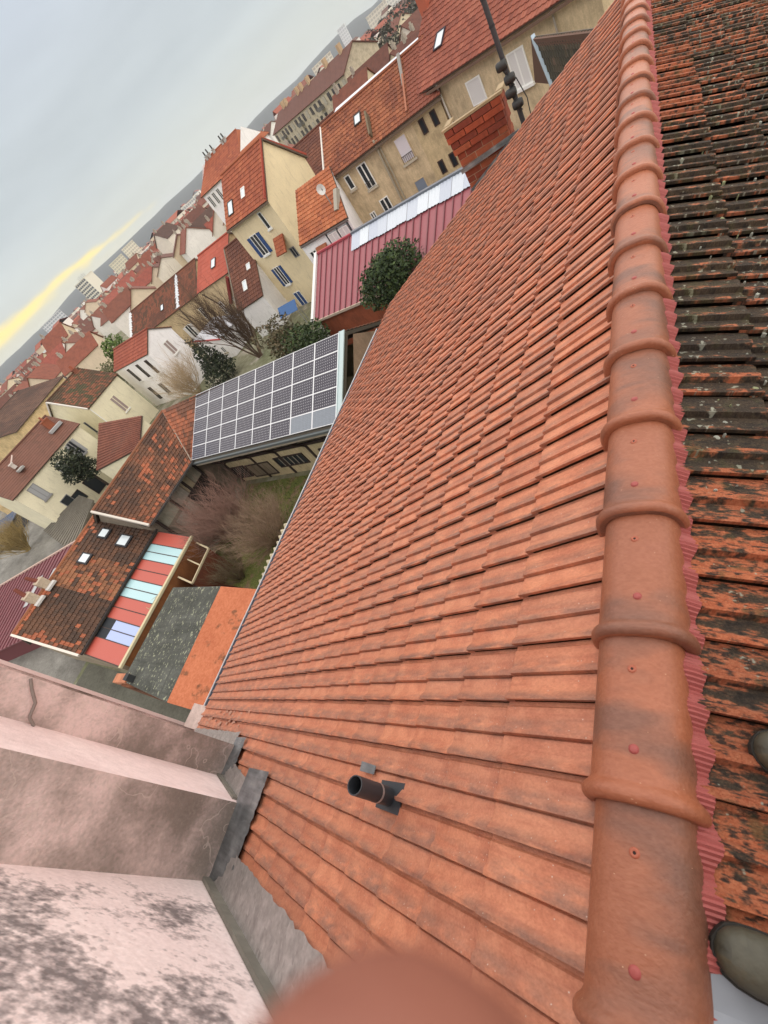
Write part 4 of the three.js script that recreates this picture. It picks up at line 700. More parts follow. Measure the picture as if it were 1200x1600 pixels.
{ // wing of the barn
  const t = thing('barn_wing', 'barn wing with a mossy brown tile roof patched with bright orange tiles', 'barn', [-28.4, 0, -12.5]); const O = V(-28.4, 0, -12.5), L = (x, y, z) => V(x, y, z).sub(O);
  const e0 = L(-26.2, 3.74, -13.7), e1 = L(-26.32, 3.74, -8.95), r1 = L(-29.8, 5.74, -8.95), r0 = L(-30.45, 5.74, -17.55);
  const ro = new MB().color(srgb(84, 66, 54)).slab([e1, e0, r0, r1], 0.14).slab([r1.clone(), r0.clone(), L(-34.2, 3.7, -17.5), L(-33.6, 3.7, -8.95)], 0.14).build('roof', tileMat, t);
  const patch = (i, j, nu, nv) => { const u = i / nu, v = j / nv; const n = hash(i, j, 77); if ((u > 0.40 && u < 0.56 && v > 0.34 && v < 0.66 && n < 0.62) || (n < 0.05 && v > 0.25) || (v < 0.16 && n < 0.2) || (u > 0.72 && n < 0.16)) return jitter(fresh, 0.3, hash(i, j, 3)); return mossy(i, j); };
  const up = V(0, 0.02, 0), T = p => p.clone().add(up);
  mesh('roof_tiles', tileField(T(e1), T(e0), T(r0), T(r1), patch, { w: 0.21, c: 0.33 }), tileMat, ro).userData.kind = 'stuff';
  mesh('roof_tiles', tileField(T(L(-34.2, 3.7, -17.5)), T(L(-33.6, 3.7, -8.95)), T(r1), T(r0), mossy, { w: 0.24, c: 0.33 }), tileMat, ro).userData.kind = 'stuff';
  new MB().color(srgb(150, 108, 84)).tube([T(e0), T(r0)], 0.07, 6).build('valley', plain(150, 136, 122), ro, 0.8);
  new MB().color(srgb(160, 96, 66)).tube([T(r0), T(r1)], 0.1, 6).build('ridge', tileMat, ro, 0.8);
  const vt = new MB(); vt.bar(e1.clone().add(V(0, 0.05, 0.05)), r1.clone().add(V(0, 0.05, 0.05)), 0.12, 0.14); vt.build('verge_trim', plain(214, 208, 198), t);
  new MB().bar(e0.clone().add(V(0.07, -0.03, 0)), e1.clone().add(V(0.07, -0.03, 0)), 0.12, 0.12).build('gutter', plain(62, 60, 58), t);
  const wall = rendered(140, 130, 116), x = -27.3;
  new MB().box(-33.4 + 28.4, -0.3, -17 + 12.5, x + 28.4, 3.5, -9.1 + 12.5).build('wall', wall, t);
  new MB().poly([L(x, 3.4, -9.08), L(-29.8, 5.5, -9.08), L(-33.4, 3.4, -9.08)].reverse()).build('gable', wall, t);
  const pal = [plain(182, 180, 164, { map: grain }), plain(190, 178, 150, { map: grain }), plain(172, 166, 156, { map: grain })];
  [[-14.0, -13.15], [-13.1, -12.35], [-12.3, -11.25], [-11.15, -9.7]].forEach(([z0, z1], k) => new MB().box(x + 28.41, 2.45, z0 + 12.5, x + 28.46, 3.36, z1 + 12.5 - 0.06).build('wall_panel', pal[k % 3], t));
  new MB().box(x + 28.41, 0.9, -11.9 + 12.5, x + 28.47, 2.2, -10.3 + 12.5).build('wall_panel', pal[2], t);
  new MB().box(x + 28.405, 0, -14 + 12.5, x + 28.42, 2.4, -12.1 + 12.5).build('dark_opening', plain(26, 22, 20), t);
  for (const z of [-14, -12.6, -11.2, -9.6]) new MB().box(x + 28.46, 0, z + 12.5 - 0.07, x + 28.6, 3.3, z + 12.5 + 0.07).build('post', plain(58, 46, 40), t);
}
{ // lower barn with skylights and chimneys
  const t = thing('low_barn', 'old low barn with three small skylights and two broken chimneys on its tiles', 'barn', [-29.4, 0, -5.5]); const O = V(-29.4, 0, -5.5), L = (x, y, z) => V(x, y, z).sub(O);
  const e0 = L(-27.32, 2.98, -9.25), e1 = L(-26.95, 2.98, -1.6), r1 = L(-31.3, 4.98, -1.6), r0 = L(-31.95, 4.98, -9.5), b0 = L(-36, 2.9, -9.4), b1 = L(-35.4, 2.9, -1.6);
  const ro = new MB().color(srgb(84, 66, 54)).slab([e1, e0, r0, r1], 0.14).slab([r1.clone(), r0.clone(), b0, b1], 0.14).build('roof', tileMat, t);
  const up = V(0, 0.02, 0), T = p => p.clone().add(up), dark = paints.of([[84, 56, 42], [100, 64, 46], [114, 72, 50]], 0.35, 0.6, 41), warmBrown = paints.of([[128, 80, 56], [150, 92, 62], [166, 104, 70]], 0.35, 0.6, 43);  // darker brown tiles, and warmer orange-brown ones for the middle band
  const paint = (i, j, nu, nv) => { const u = i / nu, v = j / nv, n = hash(i, j, 47); if (u > 0.38 && u < 0.66 && n < 0.75 + 0.2 * v) return n < 0.14 ? jitter(fresh, 0.3, n * 6) : warmBrown(i, j); if (v > 0.93 && n < 0.7) return jitter(fresh, 0.4, hash(i, j, 8)); if (u < 0.05 && n < 0.5) return jitter(fresh, 0.4, n); if (n < 0.035) return jitter(fresh, 0.3, hash(i, j, 9)); return dark(i, j); };
  mesh('roof_tiles', tileField(T(e1), T(e0), T(r0), T(r1), paint, { w: 0.2, c: 0.33 }), tileMat, ro).userData.kind = 'stuff';
  mesh('roof_tiles', tileField(T(b0), T(b1), T(r1), T(r0), dark, { w: 0.24, c: 0.33 }), tileMat, ro).userData.kind = 'stuff';
  new MB().color(srgb(178, 104, 68)).tube([T(r0), T(r1)], 0.1, 6).build('ridge', tileMat, ro, 0.8);
  new MB().bar(e1.clone().add(V(0, 0.04, 0.06)), r1.clone().add(V(0, 0.04, 0.06)), 0.12, 0.13).build('verge_trim', plain(226, 218, 208), t);
  new MB().bar(e0.clone().add(V(0, 0.04, -0.06)), r0.clone().add(V(0, 0.04, -0.06)), 0.18, 0.1).build('verge_trim', plain(214, 206, 196), t);
  new MB().bar(e0.clone().add(V(0.06, -0.02, 0)), e1.clone().add(V(0.06, -0.02, 0)), 0.12, 0.1).build('gutter', plain(54, 50, 48), t);
  const N = new THREE.Vector3().subVectors(e0, e1).cross(new THREE.Vector3().subVectors(r1, e1)).normalize(); if (N.y < 0) N.negate();
  const sl = new THREE.Vector3().subVectors(r1, e1).normalize(), al = new THREE.Vector3().subVectors(e0, e1).normalize();
  for (const [u, v, w] of [[0.86, 0.66, 0.5], [0.84, 0.32, 0.62], [0.63, 0.70, 0.52]]) { const c = e1.clone().lerp(e0, u).lerp(r1.clone().lerp(r0, u), v).addScaledVector(N, 0.06), m = new THREE.Matrix4().makeBasis(al, N, sl).setPosition(c), f = new MB(); f.box(-w / 2 - 0.09, 0, -w / 2 - 0.12, w / 2 + 0.09, 0.1, w / 2 + 0.12, m); const s = f.build('skylight', plain(48, 48, 52), t); new MB().box(-w / 2, 0.1, -w / 2, w / 2, 0.115, w / 2, m).build('pane', glassSky, s); }
  for (const [z, h, lean] of [[-4.55, 0.9, 0.1], [-3.6, 1.0, -0.1]]) { const x = -31.6; const c = new MB(); c.box(x + 29.4 - 0.35, 4.7, z + 5.5 - 0.25, x + 29.4 + 0.3, 5.2 + h * 0.35, z + 5.5 + 0.25); const cm = c.build('chimney', rendered(196, 180, 160), t); const p = new MB(); p.tube([V(x + 29.4 - 0.1, 5.2 + h * 0.3, z + 5.5), V(x + 29.4 - 0.35, 5.3 + h * 0.8, z + 5.5 + lean)], [0.13, 0.1], 8); p.build('chimney_pot', plain(122, 62, 48), cm, 0.8); new MB().box(x + 29.4 + 0.3, 4.86, z + 5.5 - 0.32, x + 29.4 + 0.75, 4.98, z + 5.5 + 0.32).build('chimney_flashing', plain(206, 204, 200), cm); }
  const wall = rendered(160, 146, 126); new MB().box(-35.2 + 29.4, -0.3, -9.2 + 5.5, -27.6 + 29.4, 2.8, -1.75 + 5.5).build('wall', wall, t);
  new MB().poly([L(-27.6, 2.75, -1.73), L(-31.3, 4.8, -1.73), L(-35.2, 2.75, -1.73)].reverse()).build('gable', wall, t);
}
{ // lean-to of red and clear sheets
  const t = thing('lean_to', 'lean-to roofed with alternating red and pale blue clear sheets', 'lean-to', [-25.6, 0, -5.2]); const O = V(-25.6, 0, -5.2), L = (x, y, z) => V(x, y, z).sub(O);
  const h0 = L(-27.3, 2.78, -9.2), h1 = L(-27.05, 2.78, -1.7), o0 = L(-24.3, 2.2, -8.92), o1 = L(-23.9, 2.2, -1.55);
  const red = plain(186, 88, 74, { roughness: 0.5 }), cy = new THREE.MeshPhysicalMaterial({ color: new THREE.Color().setRGB(...srgb(158, 192, 198)), roughness: 0.25 }), bl = new THREE.MeshPhysicalMaterial({ color: new THREE.Color().setRGB(...srgb(150, 166, 206)), roughness: 0.25 });
  const kinds = 'rccrrccrrbbR', widths = [1.0, 0.62, 0.62, 0.75, 0.75, 0.62, 0.62, 0.75, 0.75, 0.62, 0.62, 1.15]; let s = 0; const tot = widths.reduce((a, b) => a + b); const frame = plain(70, 58, 54);
  widths.forEach((w, k) => { const f0 = (s + 0.025) / tot, f1 = (s + w - 0.025) / tot; s += w; const c = kinds[k], q = [h0.clone().lerp(h1, f0), h0.clone().lerp(h1, f1), o0.clone().lerp(o1, f1), o0.clone().lerp(o1, f0)]; const cut = c === 'b' ? 0.3 : 0; if (cut) { const z = [q[0].clone().lerp(q[3], cut), q[1].clone().lerp(q[2], cut)]; new MB().slab([q[0], z[0], z[1], q[1]], 0.02).build('open_bay', plain(34, 40, 46), t); q[0] = z[0]; q[1] = z[1]; } const m = new MB().slab([q[0], q[3], q[2], q[1]], 0.02).build('roof_sheet', c === 'c' ? cy : c === 'b' ? bl : red, t); });
  s = 0; for (const w of [0, ...widths]) { s += w; const f = s / tot; new MB().bar(h0.clone().lerp(h1, f).add(V(0, 0.012, 0)), o0.clone().lerp(o1, f).add(V(0, 0.012, 0)), 0.045, 0.05).build('glazing_bar', frame, t); }
  new MB().bar(o0.clone().add(V(0.03, 0, -0.05)), o1.clone().add(V(0.03, 0, 0.05)), 0.2, 0.12).build('eaves_beam', plain(206, 196, 160), t);
  const w = plain(136, 84, 40, { map: grain }); new MB().quad(L(-24.2, -0.2, -8.8), L(-23.85, -0.2, -1.7), L(-23.85, 2.1, -1.7), L(-24.2, 2.1, -8.8)).build('wall', w, t);
  for (const z of [-6.2, -5.7]) new MB().box(1.42, 1.2, z + 5.2 - 0.12, 1.5, 1.42, z + 5.2 + 0.12).build('vent_block', plain(222, 214, 190), t);
  const tri = new MB(), a = o0.clone().lerp(o1, 0.58).add(V(-0.75, 0.13, 0)), b2 = o0.clone().lerp(o1, 0.50).add(V(-0.12, 0.04, 0)), c2 = o0.clone().lerp(o1, 0.60).add(V(-0.15, 0.05, 0)); tri.bar(a, b2, 0.03).bar(b2, c2, 0.03).bar(c2, a, 0.03); tri.build('wire_triangle', plain(176, 160, 120), t);
}
{ // dark pen with pale frame
  const t = thing('timber_pen', 'dark open pen with a pale timber frame beside the striped lean-to', 'pen', [-23.75, 0, -7.6]); const O = V(-23.75, 0, -7.6), c = [[-25.1, -9.05], [-22.6, -8.3], [-22.35, -6.2], [-24.75, -6.75]].map(([x, z]) => V(x, 1.78, z).sub(O)), pale = plain(196, 182, 150);
  for (let i = 0; i < 4; i++) new MB().bar(c[i], c[(i + 1) % 4], 0.09, 0.1).build('rail', pale, t); new MB().bar(c[0].clone().lerp(c[3], 0.5), c[1].clone().lerp(c[2], 0.5), 0.07, 0.08).build('rail', pale, t);
  const w = new MB(); for (let i = 0; i < 4; i++) { const a = c[i], b = c[(i + 1) % 4]; w.quad(V(a.x, -0.2, a.z), V(b.x, -0.2, b.z), V(b.x, 1.72, b.z), V(a.x, 1.72, a.z)); } w.build('wall', plain(116, 62, 38, { map: grain }), t);
  const f = new MB(); f.poly(c.map(p => V(p.x, 0.4, p.z))); f.build('floor', plain(44, 34, 32), t);
  for (const [x, z, h] of [[0.4, 0.5, 0.8], [-0.5, 0.2, 0.6], [0.7, -0.2, 0.5]]) new MB().box(x - 0.2, 0.4, z - 0.15, x + 0.15, 0.4 + h, z + 0.2).build('stored_plank', plain(96, 78, 70), t);
}
{ // shed with dark felt slope and orange slope
  const t = thing('felt_shed', 'long shed with one dark felt slope and one rusty orange slope', 'shed', [-18.5, 0, -3]); const O = V(-18.5, 0, -3), L = (x, y, z) => V(x, y, z).sub(O);
  const feltMap = texture(1024, (u, v) => { const n = fbm(u, v, 4, 10, 6, 1301), s = fbm(u, v, 3, 60, 4, 1311), f = fbm(u, v, 90, 90, 2, 1321), sp = fbm(u, v, 50, 50, 3, 1331); let k = 66 + (n - 0.5) * 40 + (s - 0.5) * 26 + (f - 0.5) * 22; let c = [k, k + 2, k - 4]; if (sp > 0.64) c = mix3(c, [156, 158, 132], clamp((sp - 0.64) * 9) * 0.8); return c; }, { repeat: 0.19 });
  const rustMap = texture(1024, (u, v) => { const n = fbm(u, v, 5, 5, 6, 1341), f = fbm(u, v, 70, 70, 2, 1351), b = fbm(u, v, 9, 14, 5, 1361); let c = mix3([160, 88, 56], [178, 106, 72], n); c = mix3(c, [96, 60, 36], clamp((b - 0.62) * 7) * 0.8); const g = (f - 0.5) * 26; return [c[0] + g, c[1] + g, c[2] + g]; }, { repeat: 0.22 });
  const R0 = L(-17.52, 3, -5.35), R1 = L(-17.22, 3, -0.6), a0 = L(-23.6, 2, -5.86), a1 = L(-23.4, 2, -1.0), o0 = L(-14.9, 2.75, -5.3), o1 = L(-14.6, 2.75, -0.6);
  const f = new MB().slab([a1, R1, R0, a0], 0.08).build('felt_slope', std({ map: feltMap, roughness: 0.95 }), t);
  for (let k = 1; k < 6; k++) { const p = a0.clone().lerp(R0, k / 6), q = a1.clone().lerp(R1, k / 6); new MB().bar(p.add(V(0, 0.006, 0)), q.add(V(0, 0.006, 0)), 0.09, 0.014).build('felt_seam', plain(74, 76, 70), f); }
  tag(new MB().slab([R1.clone(), o1, o0, R0.clone()], 0.08).build('orange_slope', std({ map: rustMap, roughness: 0.9 }), t), 'rusty orange slope');
  new MB().box(-23.3 + 18.5, -0.2, -5.5 + 3, -14.9 + 18.5, 2.0, -0.8 + 3).build('wall', plain(122, 72, 40, { map: grain }), t);
  new MB().box(-22.2 + 18.5, 2.2, -1.3 + 3, -21.9 + 18.5, 2.6, -1.0 + 3).build('roof_vent', plain(52, 54, 56), t);
  const mid = new MB(); mid.poly([L(-14.9, 1.9, -0.8), L(-17.22, 2.9, -0.8), L(-23.3, 1.9, -0.8)]).poly([L(-14.9, 1.9, -5.5), L(-17.5, 2.9, -5.5), L(-23.3, 1.9, -5.5)].reverse()); mid.build('gable', plain(112, 66, 40, { map: grain }), t);
}
{ // stacked old tiles and a short pipe on the shed, log by the lean-to
  const t = thing('tile_stack', 'heap of spare red tiles under the end of the gutter', 'tile heap', [-14.2, 2.75, -1.0]); const r = rng(3), m = plain(178, 90, 62, { map: grain });
  for (let k = 0; k < 9; k++) { const x = new MB(); x.box(-0.5, 0, -0.11, 0.5, 0.05, 0.11, new THREE.Matrix4().makeRotationY(0.5 + (r() - 0.5) * 0.5).setPosition((r() - 0.5) * 0.7, 0.03 + k * 0.035, -0.6 + k * 0.16)); x.build('tile', m, t); }
  const l = thing('brick_ledge', 'short pink brick ledge at the low end of the striped lean-to', 'ledge', [-23.2, 1.9, -1.1], 0.1); new MB().box(-0.7, 0, -0.22, 0.4, 0.28, 0.2).build('block', rendered(196, 130, 98), l); new MB().box(0.42, -0.05, -0.2, 1.2, 0.2, 0.18).build('block', rendered(178, 92, 58), l);
}
{ // corrugated canopy under the gutter
  const t = thing('corrugated_canopy', 'cream corrugated canopy edge showing under the gutter', 'canopy', [-7.2, 7.1, -4.1]); const b = new MB(), n = 60; for (let i = 0; i < n; i++) { const z0 = -0.95 + i / n * 1.85, z1 = -0.95 + (i + 1) / n * 1.85, h = z => 0.045 * Math.sin(z / 0.177 * 6.283), e = z => -1.86 - 0.03 * Math.sin(z * 7); for (const d of [0, -0.012]) b.quad(V(e(z0), -0.12 + h(z0) + d, z0), V(e(z1), -0.12 + h(z1) + d, z1), V(1.8, 0.15 + h(z1) + d, z1), V(1.8, 0.15 + h(z0) + d, z0)); }
  b.build('sheet', plain(214, 204, 176, { map: grain }), t); for (const z of [-0.7, 0.7]) new MB().bar(V(-1.6, -0.2, z), V(1.86, 0.08, z), 0.06).build('rafter', plain(120, 104, 84), t);
}

// ================================================================ houses round the courtyard
const beige = rendered(212, 192, 158), cream = limewash(236, 220, 184), creamy = limewash(238, 232, 204), white = limewash(250, 250, 253), tan = rendered(206, 186, 150), offwhite = limewash(232, 226, 212);
const orangeTile = paints.of([[176, 86, 58], [192, 98, 66], [206, 112, 76]], 0.22, 0.5, 51), brownTile = paints.of([[118, 66, 52], [132, 76, 58], [144, 84, 64]], 0.22, 0.6, 53), rustTile = paints.of([[148, 78, 54], [168, 92, 62], [184, 106, 72]], 0.35, 0.7, 55), darkTile = paints.of([[92, 62, 50], [106, 70, 56], [120, 82, 66]], 0.3, 0.8, 57), redTile = paints.of([[200, 88, 66], [210, 96, 74]], 0.12, 0.3, 59), mossRoof = paints.of([[94, 70, 48], [112, 74, 52], [150, 88, 62], [88, 78, 50]], 0.35, 0.9, 63);
const pipeMat = plain(170, 160, 140), darkWood = plain(70, 50, 42);
{ // cream house with blue shutters
  const t = gabled({ label: 'tall cream house with bright blue shutters and an orange gable roof', A: [-35.72, -40.88], turn: -0.202, w: 6.76, d: 6.74, h: 9.4, r: 12.55, wall: cream, paint: orangeTile, over: 0.22, tile: { w: 0.3, c: 0.36 } });
  windowOn(t, [2.2, 5.8, 0], 0.95, 1.95, { shut: 'blue', sill: whitePaint }); windowOn(t, [2.0, 2.5, 0], 0.72, 1.9, { shut: 'blue', sill: whitePaint });
  windowOn(t, [2.2, -0.3, 0], 1.0, 1.75, { closed: 'blue', sill: whitePaint }); windowOn(t, [4.9, 7.45, 0], 0.42, 1.45, { bars: 0, sill: whitePaint });
  const a = new MB().color(srgb(196, 102, 62)).slab([V(4.35, 5.35, 0.95), V(5.85, 5.35, 0.95), V(5.85, 6.6, 0.02), V(4.35, 6.6, 0.02)], 0.08).build('porch_roof', tileMat, t); mesh('roof_tiles', tileField(V(4.35, 5.38, 0.97), V(5.85, 5.38, 0.97), V(5.85, 6.63, 0.04), V(4.35, 6.63, 0.04), orangeTile), tileMat, a).userData.kind = 'stuff';
  windowOn(t, [5.7, 4.3, 0], 0.6, 0.9, { frame: greyPaint, sill: null }); skylight(t, 9.4, 3.4, 1.2, 0.5, 0.7, whitePaint); skylight(t, 9.4, 1.0, 0.9, 0.8, 1.1); new MB().box(-0.25, 9.1, 0.2, 7.0, 9.25, 0.36).build('gutter', plain(116, 100, 84), t);
  new MB().bar(V(6.9, 9.5, 0.25), V(6.9, 12.68, -3.37), 0.12, 0.16).bar(V(6.9, 12.68, -3.37), V(6.9, 9.5, -7.0), 0.12, 0.16).build('verge_tiles', plain(168, 72, 54), t);
}
{ // small annexe with orange tiles and white walls
  const t = shed({ name: 'annexe', label: 'small white annexe with an orange tiled slope and a satellite dish', cat: 'annexe', eL: [-23.2, 6.6, -31.48], eR: [-18.1, 6.6, -30.67], rR: [-19.75, 9.0, -35.0], rL: [-23.55, 9.0, -35.6], paint: paints.of([[182, 94, 58], [200, 108, 66], [214, 122, 78]], 0.25, 0.5, 65), tile: { w: 0.3, c: 0.36 }, wall: white, inset: 0.05 });
  const at = (u, y, v) => V(-23.07 + 0.9875 * u + 0.157 * v, y, -31.46 + 0.157 * u - 0.9875 * v).sub(V(t.position.x, 0, t.position.z)), W = (u, y, w, h, o) => { const p = at(u, y, -0.03); return windowOn(t, [p.x, p.y, p.z], w, h, { turn: -0.158, sill: null, ...o }); };
  const dish = new MB(), c = at(3.3, 8.55, 1.3); for (let k = 0; k < 14; k++) { const a0 = k / 14 * 6.283, a1 = (k + 1) / 14 * 6.283; dish.tri(V(c.x, c.y, c.z - 0.12), V(c.x + Math.cos(a0) * 0.34, c.y + Math.sin(a0) * 0.34, c.z), V(c.x + Math.cos(a1) * 0.34, c.y + Math.sin(a1) * 0.34, c.z)); } dish.build('satellite_dish', whitePaint, t); new MB().tube([at(3.3, 7.3, 1.4), at(3.3, 8.55, 1.4)], 0.04, 6).build('dish_mast', greyPaint, t);
  W(3.2, 5.3, 0.75, 0.95, { closed: 'white' }); W(4.25, 5.3, 0.75, 0.95, { closed: 'white' }); W(0.7, 5.1, 0.6, 0.8, {});
  const q4 = [at(1.1, 4.9, -0.75), at(2.2, 4.9, -0.75), at(2.2, 6.0, -0.02), at(1.1, 6.0, -0.02)]; const a = new MB().color(srgb(196, 112, 76)).slab(q4, 0.08).build('porch_roof', tileMat, t);
  { const p = at(3.95, 7.1, 0.8), b = new MB(); b.bar(p, p.clone().add(V(0.25, 0.9, -0.9)), 0.35, 0.3); b.build('flue', plain(176, 170, 156), t); }
  new MB().bar(at(0, 6.5, -0.1), at(5.0, 6.5, -0.1), 0.12, 0.12).build('gutter', plain(110, 100, 96), t); for (const x of [2.65, 3.75, 4.8]) { const p = at(x, 4.6, -0.03), p2 = at(x, 6.45, -0.03); new MB().bar(p, p2, 0.12, 0.05).build('timber', plain(64, 66, 72), t); }
}
{ // long beige house with pipes
  const two = (i, j, nu) => i / nu > 0.75 ? jitter(srgb(158, 82, 62), 0.25, hash(i, j, 9)) : rustTile(i, j);
  const t = gabled({ label: 'long beige house with mottled tiles, drainpipes and a pale closed shutter', A: [-20.21, -34.93], turn: 0.069, w: 8.8, d: 7.4, h: 8.4, r: 10.62, wall: beige, paint: two, over: 0.25, tile: { w: 0.24, c: 0.3 } });
  windowOn(t, [1.2, 7.02, 0], 0.32, 0.85, { bars: 0 }); windowOn(t, [2.5, 6.4, 0], 0.62, 1.5, { rail: 1 }); windowOn(t, [5.65, 6.4, 0], 0.8, 1.45, { closed: 'lilac', bars: 0, rail: 1, frame: beige }); windowOn(t, [5.6, 4.2, 0], 0.7, 0.95, { closed: 'bluegrey', bars: 0, sill: null, frame: beige });
  windowOn(t, [1.5, 4.3, 0], 0.3, 0.75, { bars: 1, sill: null }); windowOn(t, [2.75, 4.2, 0], 0.6, 1.2, {}); for (const x of [7.33, 8.15]) { windowOn(t, [x, 7.1, 0], 0.24, 0.78, { bars: 0, sill: null, frame: darkWood }); windowOn(t, [x + 0.05, 4.6, 0], 0.24, 0.75, { bars: 0, sill: null, frame: darkWood }); }
  new MB().tube([V(4.12, 8.6, 0.14), V(4.05, 7.4, 0.1), V(3.9, 3.5, 0.1)], 0.075, 8).build('drainpipe', pipeMat, t, 0.8); new MB().tube([V(4.3, 8.5, 0.14), V(4.28, 6.9, 0.1), V(4.18, 3.5, 0.1)], 0.05, 8).build('drainpipe', pipeMat, t, 0.8); new MB().bar(V(4.0, 8.8, -0.2), V(3.9, 9.8, -1.6), 0.12, 0.5).build('flue_flashing', plain(120, 106, 84), t);
  new MB().box(-0.3, 8.12, 0.2, 9.0, 8.24, 0.34).build('gutter', plain(110, 92, 76), t); skylight(t, 8.4, 3.0, 2.1, 0.45, 0.7);
  new MB().box(6.72, 0, 0.001, 8.82, 8.1, 0.0035).build('render_panel', rendered(208, 188, 150), t); new MB().bar(V(6.75, 8.72, -0.1), V(6.75, 10.72, -3.5), 0.12, 0.06).build('party_verge', plain(170, 110, 84), t); new MB().bar(V(6.7, 9.6, -1.9), V(6.7, 11.0, -3.6), 0.2, 0.12).build('party_flashing', plain(150, 146, 140), t);
  new MB().bar(V(-0.3, 8.45, 0.25), V(-0.3, 10.75, -3.7), 0.1, 0.16).build('verge_board', plain(232, 228, 220), t);
}
{ // taller beige house
  const t = gabled({ label: 'taller beige house with pink ribbed tiles, closed pale shutters and a skylight', A: [-13.4, -36.83], turn: -0.463, w: 12.6, d: 9.6, h: 9.0, r: 12.0, wall: beige, paint: paints.of([[160, 80, 62], [174, 90, 70], [186, 102, 80]], 0.22, 0.4, 67), over: 0.3, tile: { w: 0.3, c: 0.34 } });
  windowOn(t, [2.53 + 2.33, 6.9, 0], 0.95, 1.15, { closed: 'white', bars: 0, sill: null, frame: whitePaint }); windowOn(t, [2.53 + 5.35, 6.6, 0], 0.95, 1.55, { closed: 'white', sill: whitePaint, frame: whitePaint }); skylight(t, 9.0, 2.53 - 0.38, 1.75, 0.6, 0.85, plain(60, 50, 62));
  new MB().tube([V(2.45, 8.9, 0.14), V(2.45, 6, 0.12)], 0.06, 8).build('drainpipe', plain(222, 216, 204), t, 0.8); new MB().tube([V(10.4, 8.9, 0.14), V(10.4, 6.5, 0.12)], 0.05, 8).build('drainpipe', plain(170, 160, 146), t, 0.8); new MB().box(-0.3, 8.66, 0.24, 12.9, 8.78, 0.38).build('gutter', plain(118, 92, 76), t);
  chimney(t, -0.2, 11.2, -4.4, 0.7, 0.8, 1.3, { mat: plain(190, 104, 78), pots: 0 });
}
{ // brown house behind, white sheet roof behind
  gabled({ label: 'brown roofed house with a pale gable half hidden behind the cream house', A: [-34.4, -50.5], turn: 0.25, w: 7.2, d: 9, h: 6.4, r: 9.85, wall: cream, paint: brownTile, over: 0.2 });
  shed({ name: 'flat_roofed_building', label: 'building with a long white sheet roof behind the mottled tile ridge', cat: 'building', eL: [-24.6, 9.75, -46.5], eR: [-15.5, 9.55, -47.5], rR: [-15.2, 10.35, -50.5], rL: [-24.4, 10.45, -49.5], roofMat: plain(216, 222, 230, { roughness: 0.5 }), wall: offwhite });
}
{ // maroon metal shed
  const mar = plain(152, 80, 88, { roughness: 0.5 }), seam = plain(116, 56, 64, { roughness: 0.5 });
  const t = shed({ label: 'large maroon ribbed metal shed with a clear corrugated strip along its ridge', planar: true, eL: [-20.45, 4, -24.19], eR: [-7.9, 4, -24.55], rR: [-7.6, 6, -27.75], rL: [-20.96, 6, -29.48], roofMat: mar, ribs: 25, ribMat: seam, wall: plain(168, 92, 62, { map: grain }), thick: 0.08 });
  const q = t.userData.corners, at = (u, v, h) => { const p = q[0].clone().lerp(q[1], u).lerp(q[3].clone().lerp(q[2], u), v); p.y += h; return p; };
  const clear = [[172, 180, 192], [182, 190, 200], [166, 174, 188], [190, 198, 206]].map(c => bright(...c, { roughness: 0.35 })), r = rng(31);
  for (let k = 0; k < 13; k++) { const cl = new MB(), n = 14, h = i => 0.095 + 0.014 * Math.sin(i * 1.57) + (k % 2) * 0.012; for (let i = 0; i < n; i++) { const U = q => 0.265 + 0.735 * (k + q * 0.985 / n) / 13; cl.quad(at(U(i), 0.735 + (k % 3) * 0.006, h(i)), at(U(i + 1), 0.735 + (k % 3) * 0.006, h(i + 1)), at(U(i + 1), 0.985, h(i + 1)), at(U(i), 0.985, h(i))); } cl.build('clear_sheet', clear[Math.floor(r() * 4)], t); }
  new MB().bar(at(0.26, 1.0, 0.09), at(1.0, 1.0, 0.09), 0.3, 0.14).build('ridge_cap', plain(118, 124, 134, { roughness: 0.5, metalness: 0.2 }), t); new MB().bar(at(0, 1.0, 0.06), at(0.26, 1.0, 0.06), 0.2, 0.12).build('ridge_cap', plain(176, 74, 84), t);
  new MB().bar(at(0, -0.01, 0.02), at(0, 1.01, 0.02), 0.22, 0.3).build('verge_trim', plain(232, 232, 230), t); new MB().bar(at(0, 0, -0.06), at(1, 0, -0.06), 0.12, 0.14).build('gutter', plain(196, 178, 160), t);
  const back = new MB(); back.slab([at(1, 1, -0.02), at(0, 1, -0.02), at(0, 1, -0.02).add(V(0.2, -1.6, -2.6)), at(1, 1, -0.02).add(V(0.2, -1.6, -2.6))].reverse(), 0.08); back.build('rear_slope', mar, t);
}
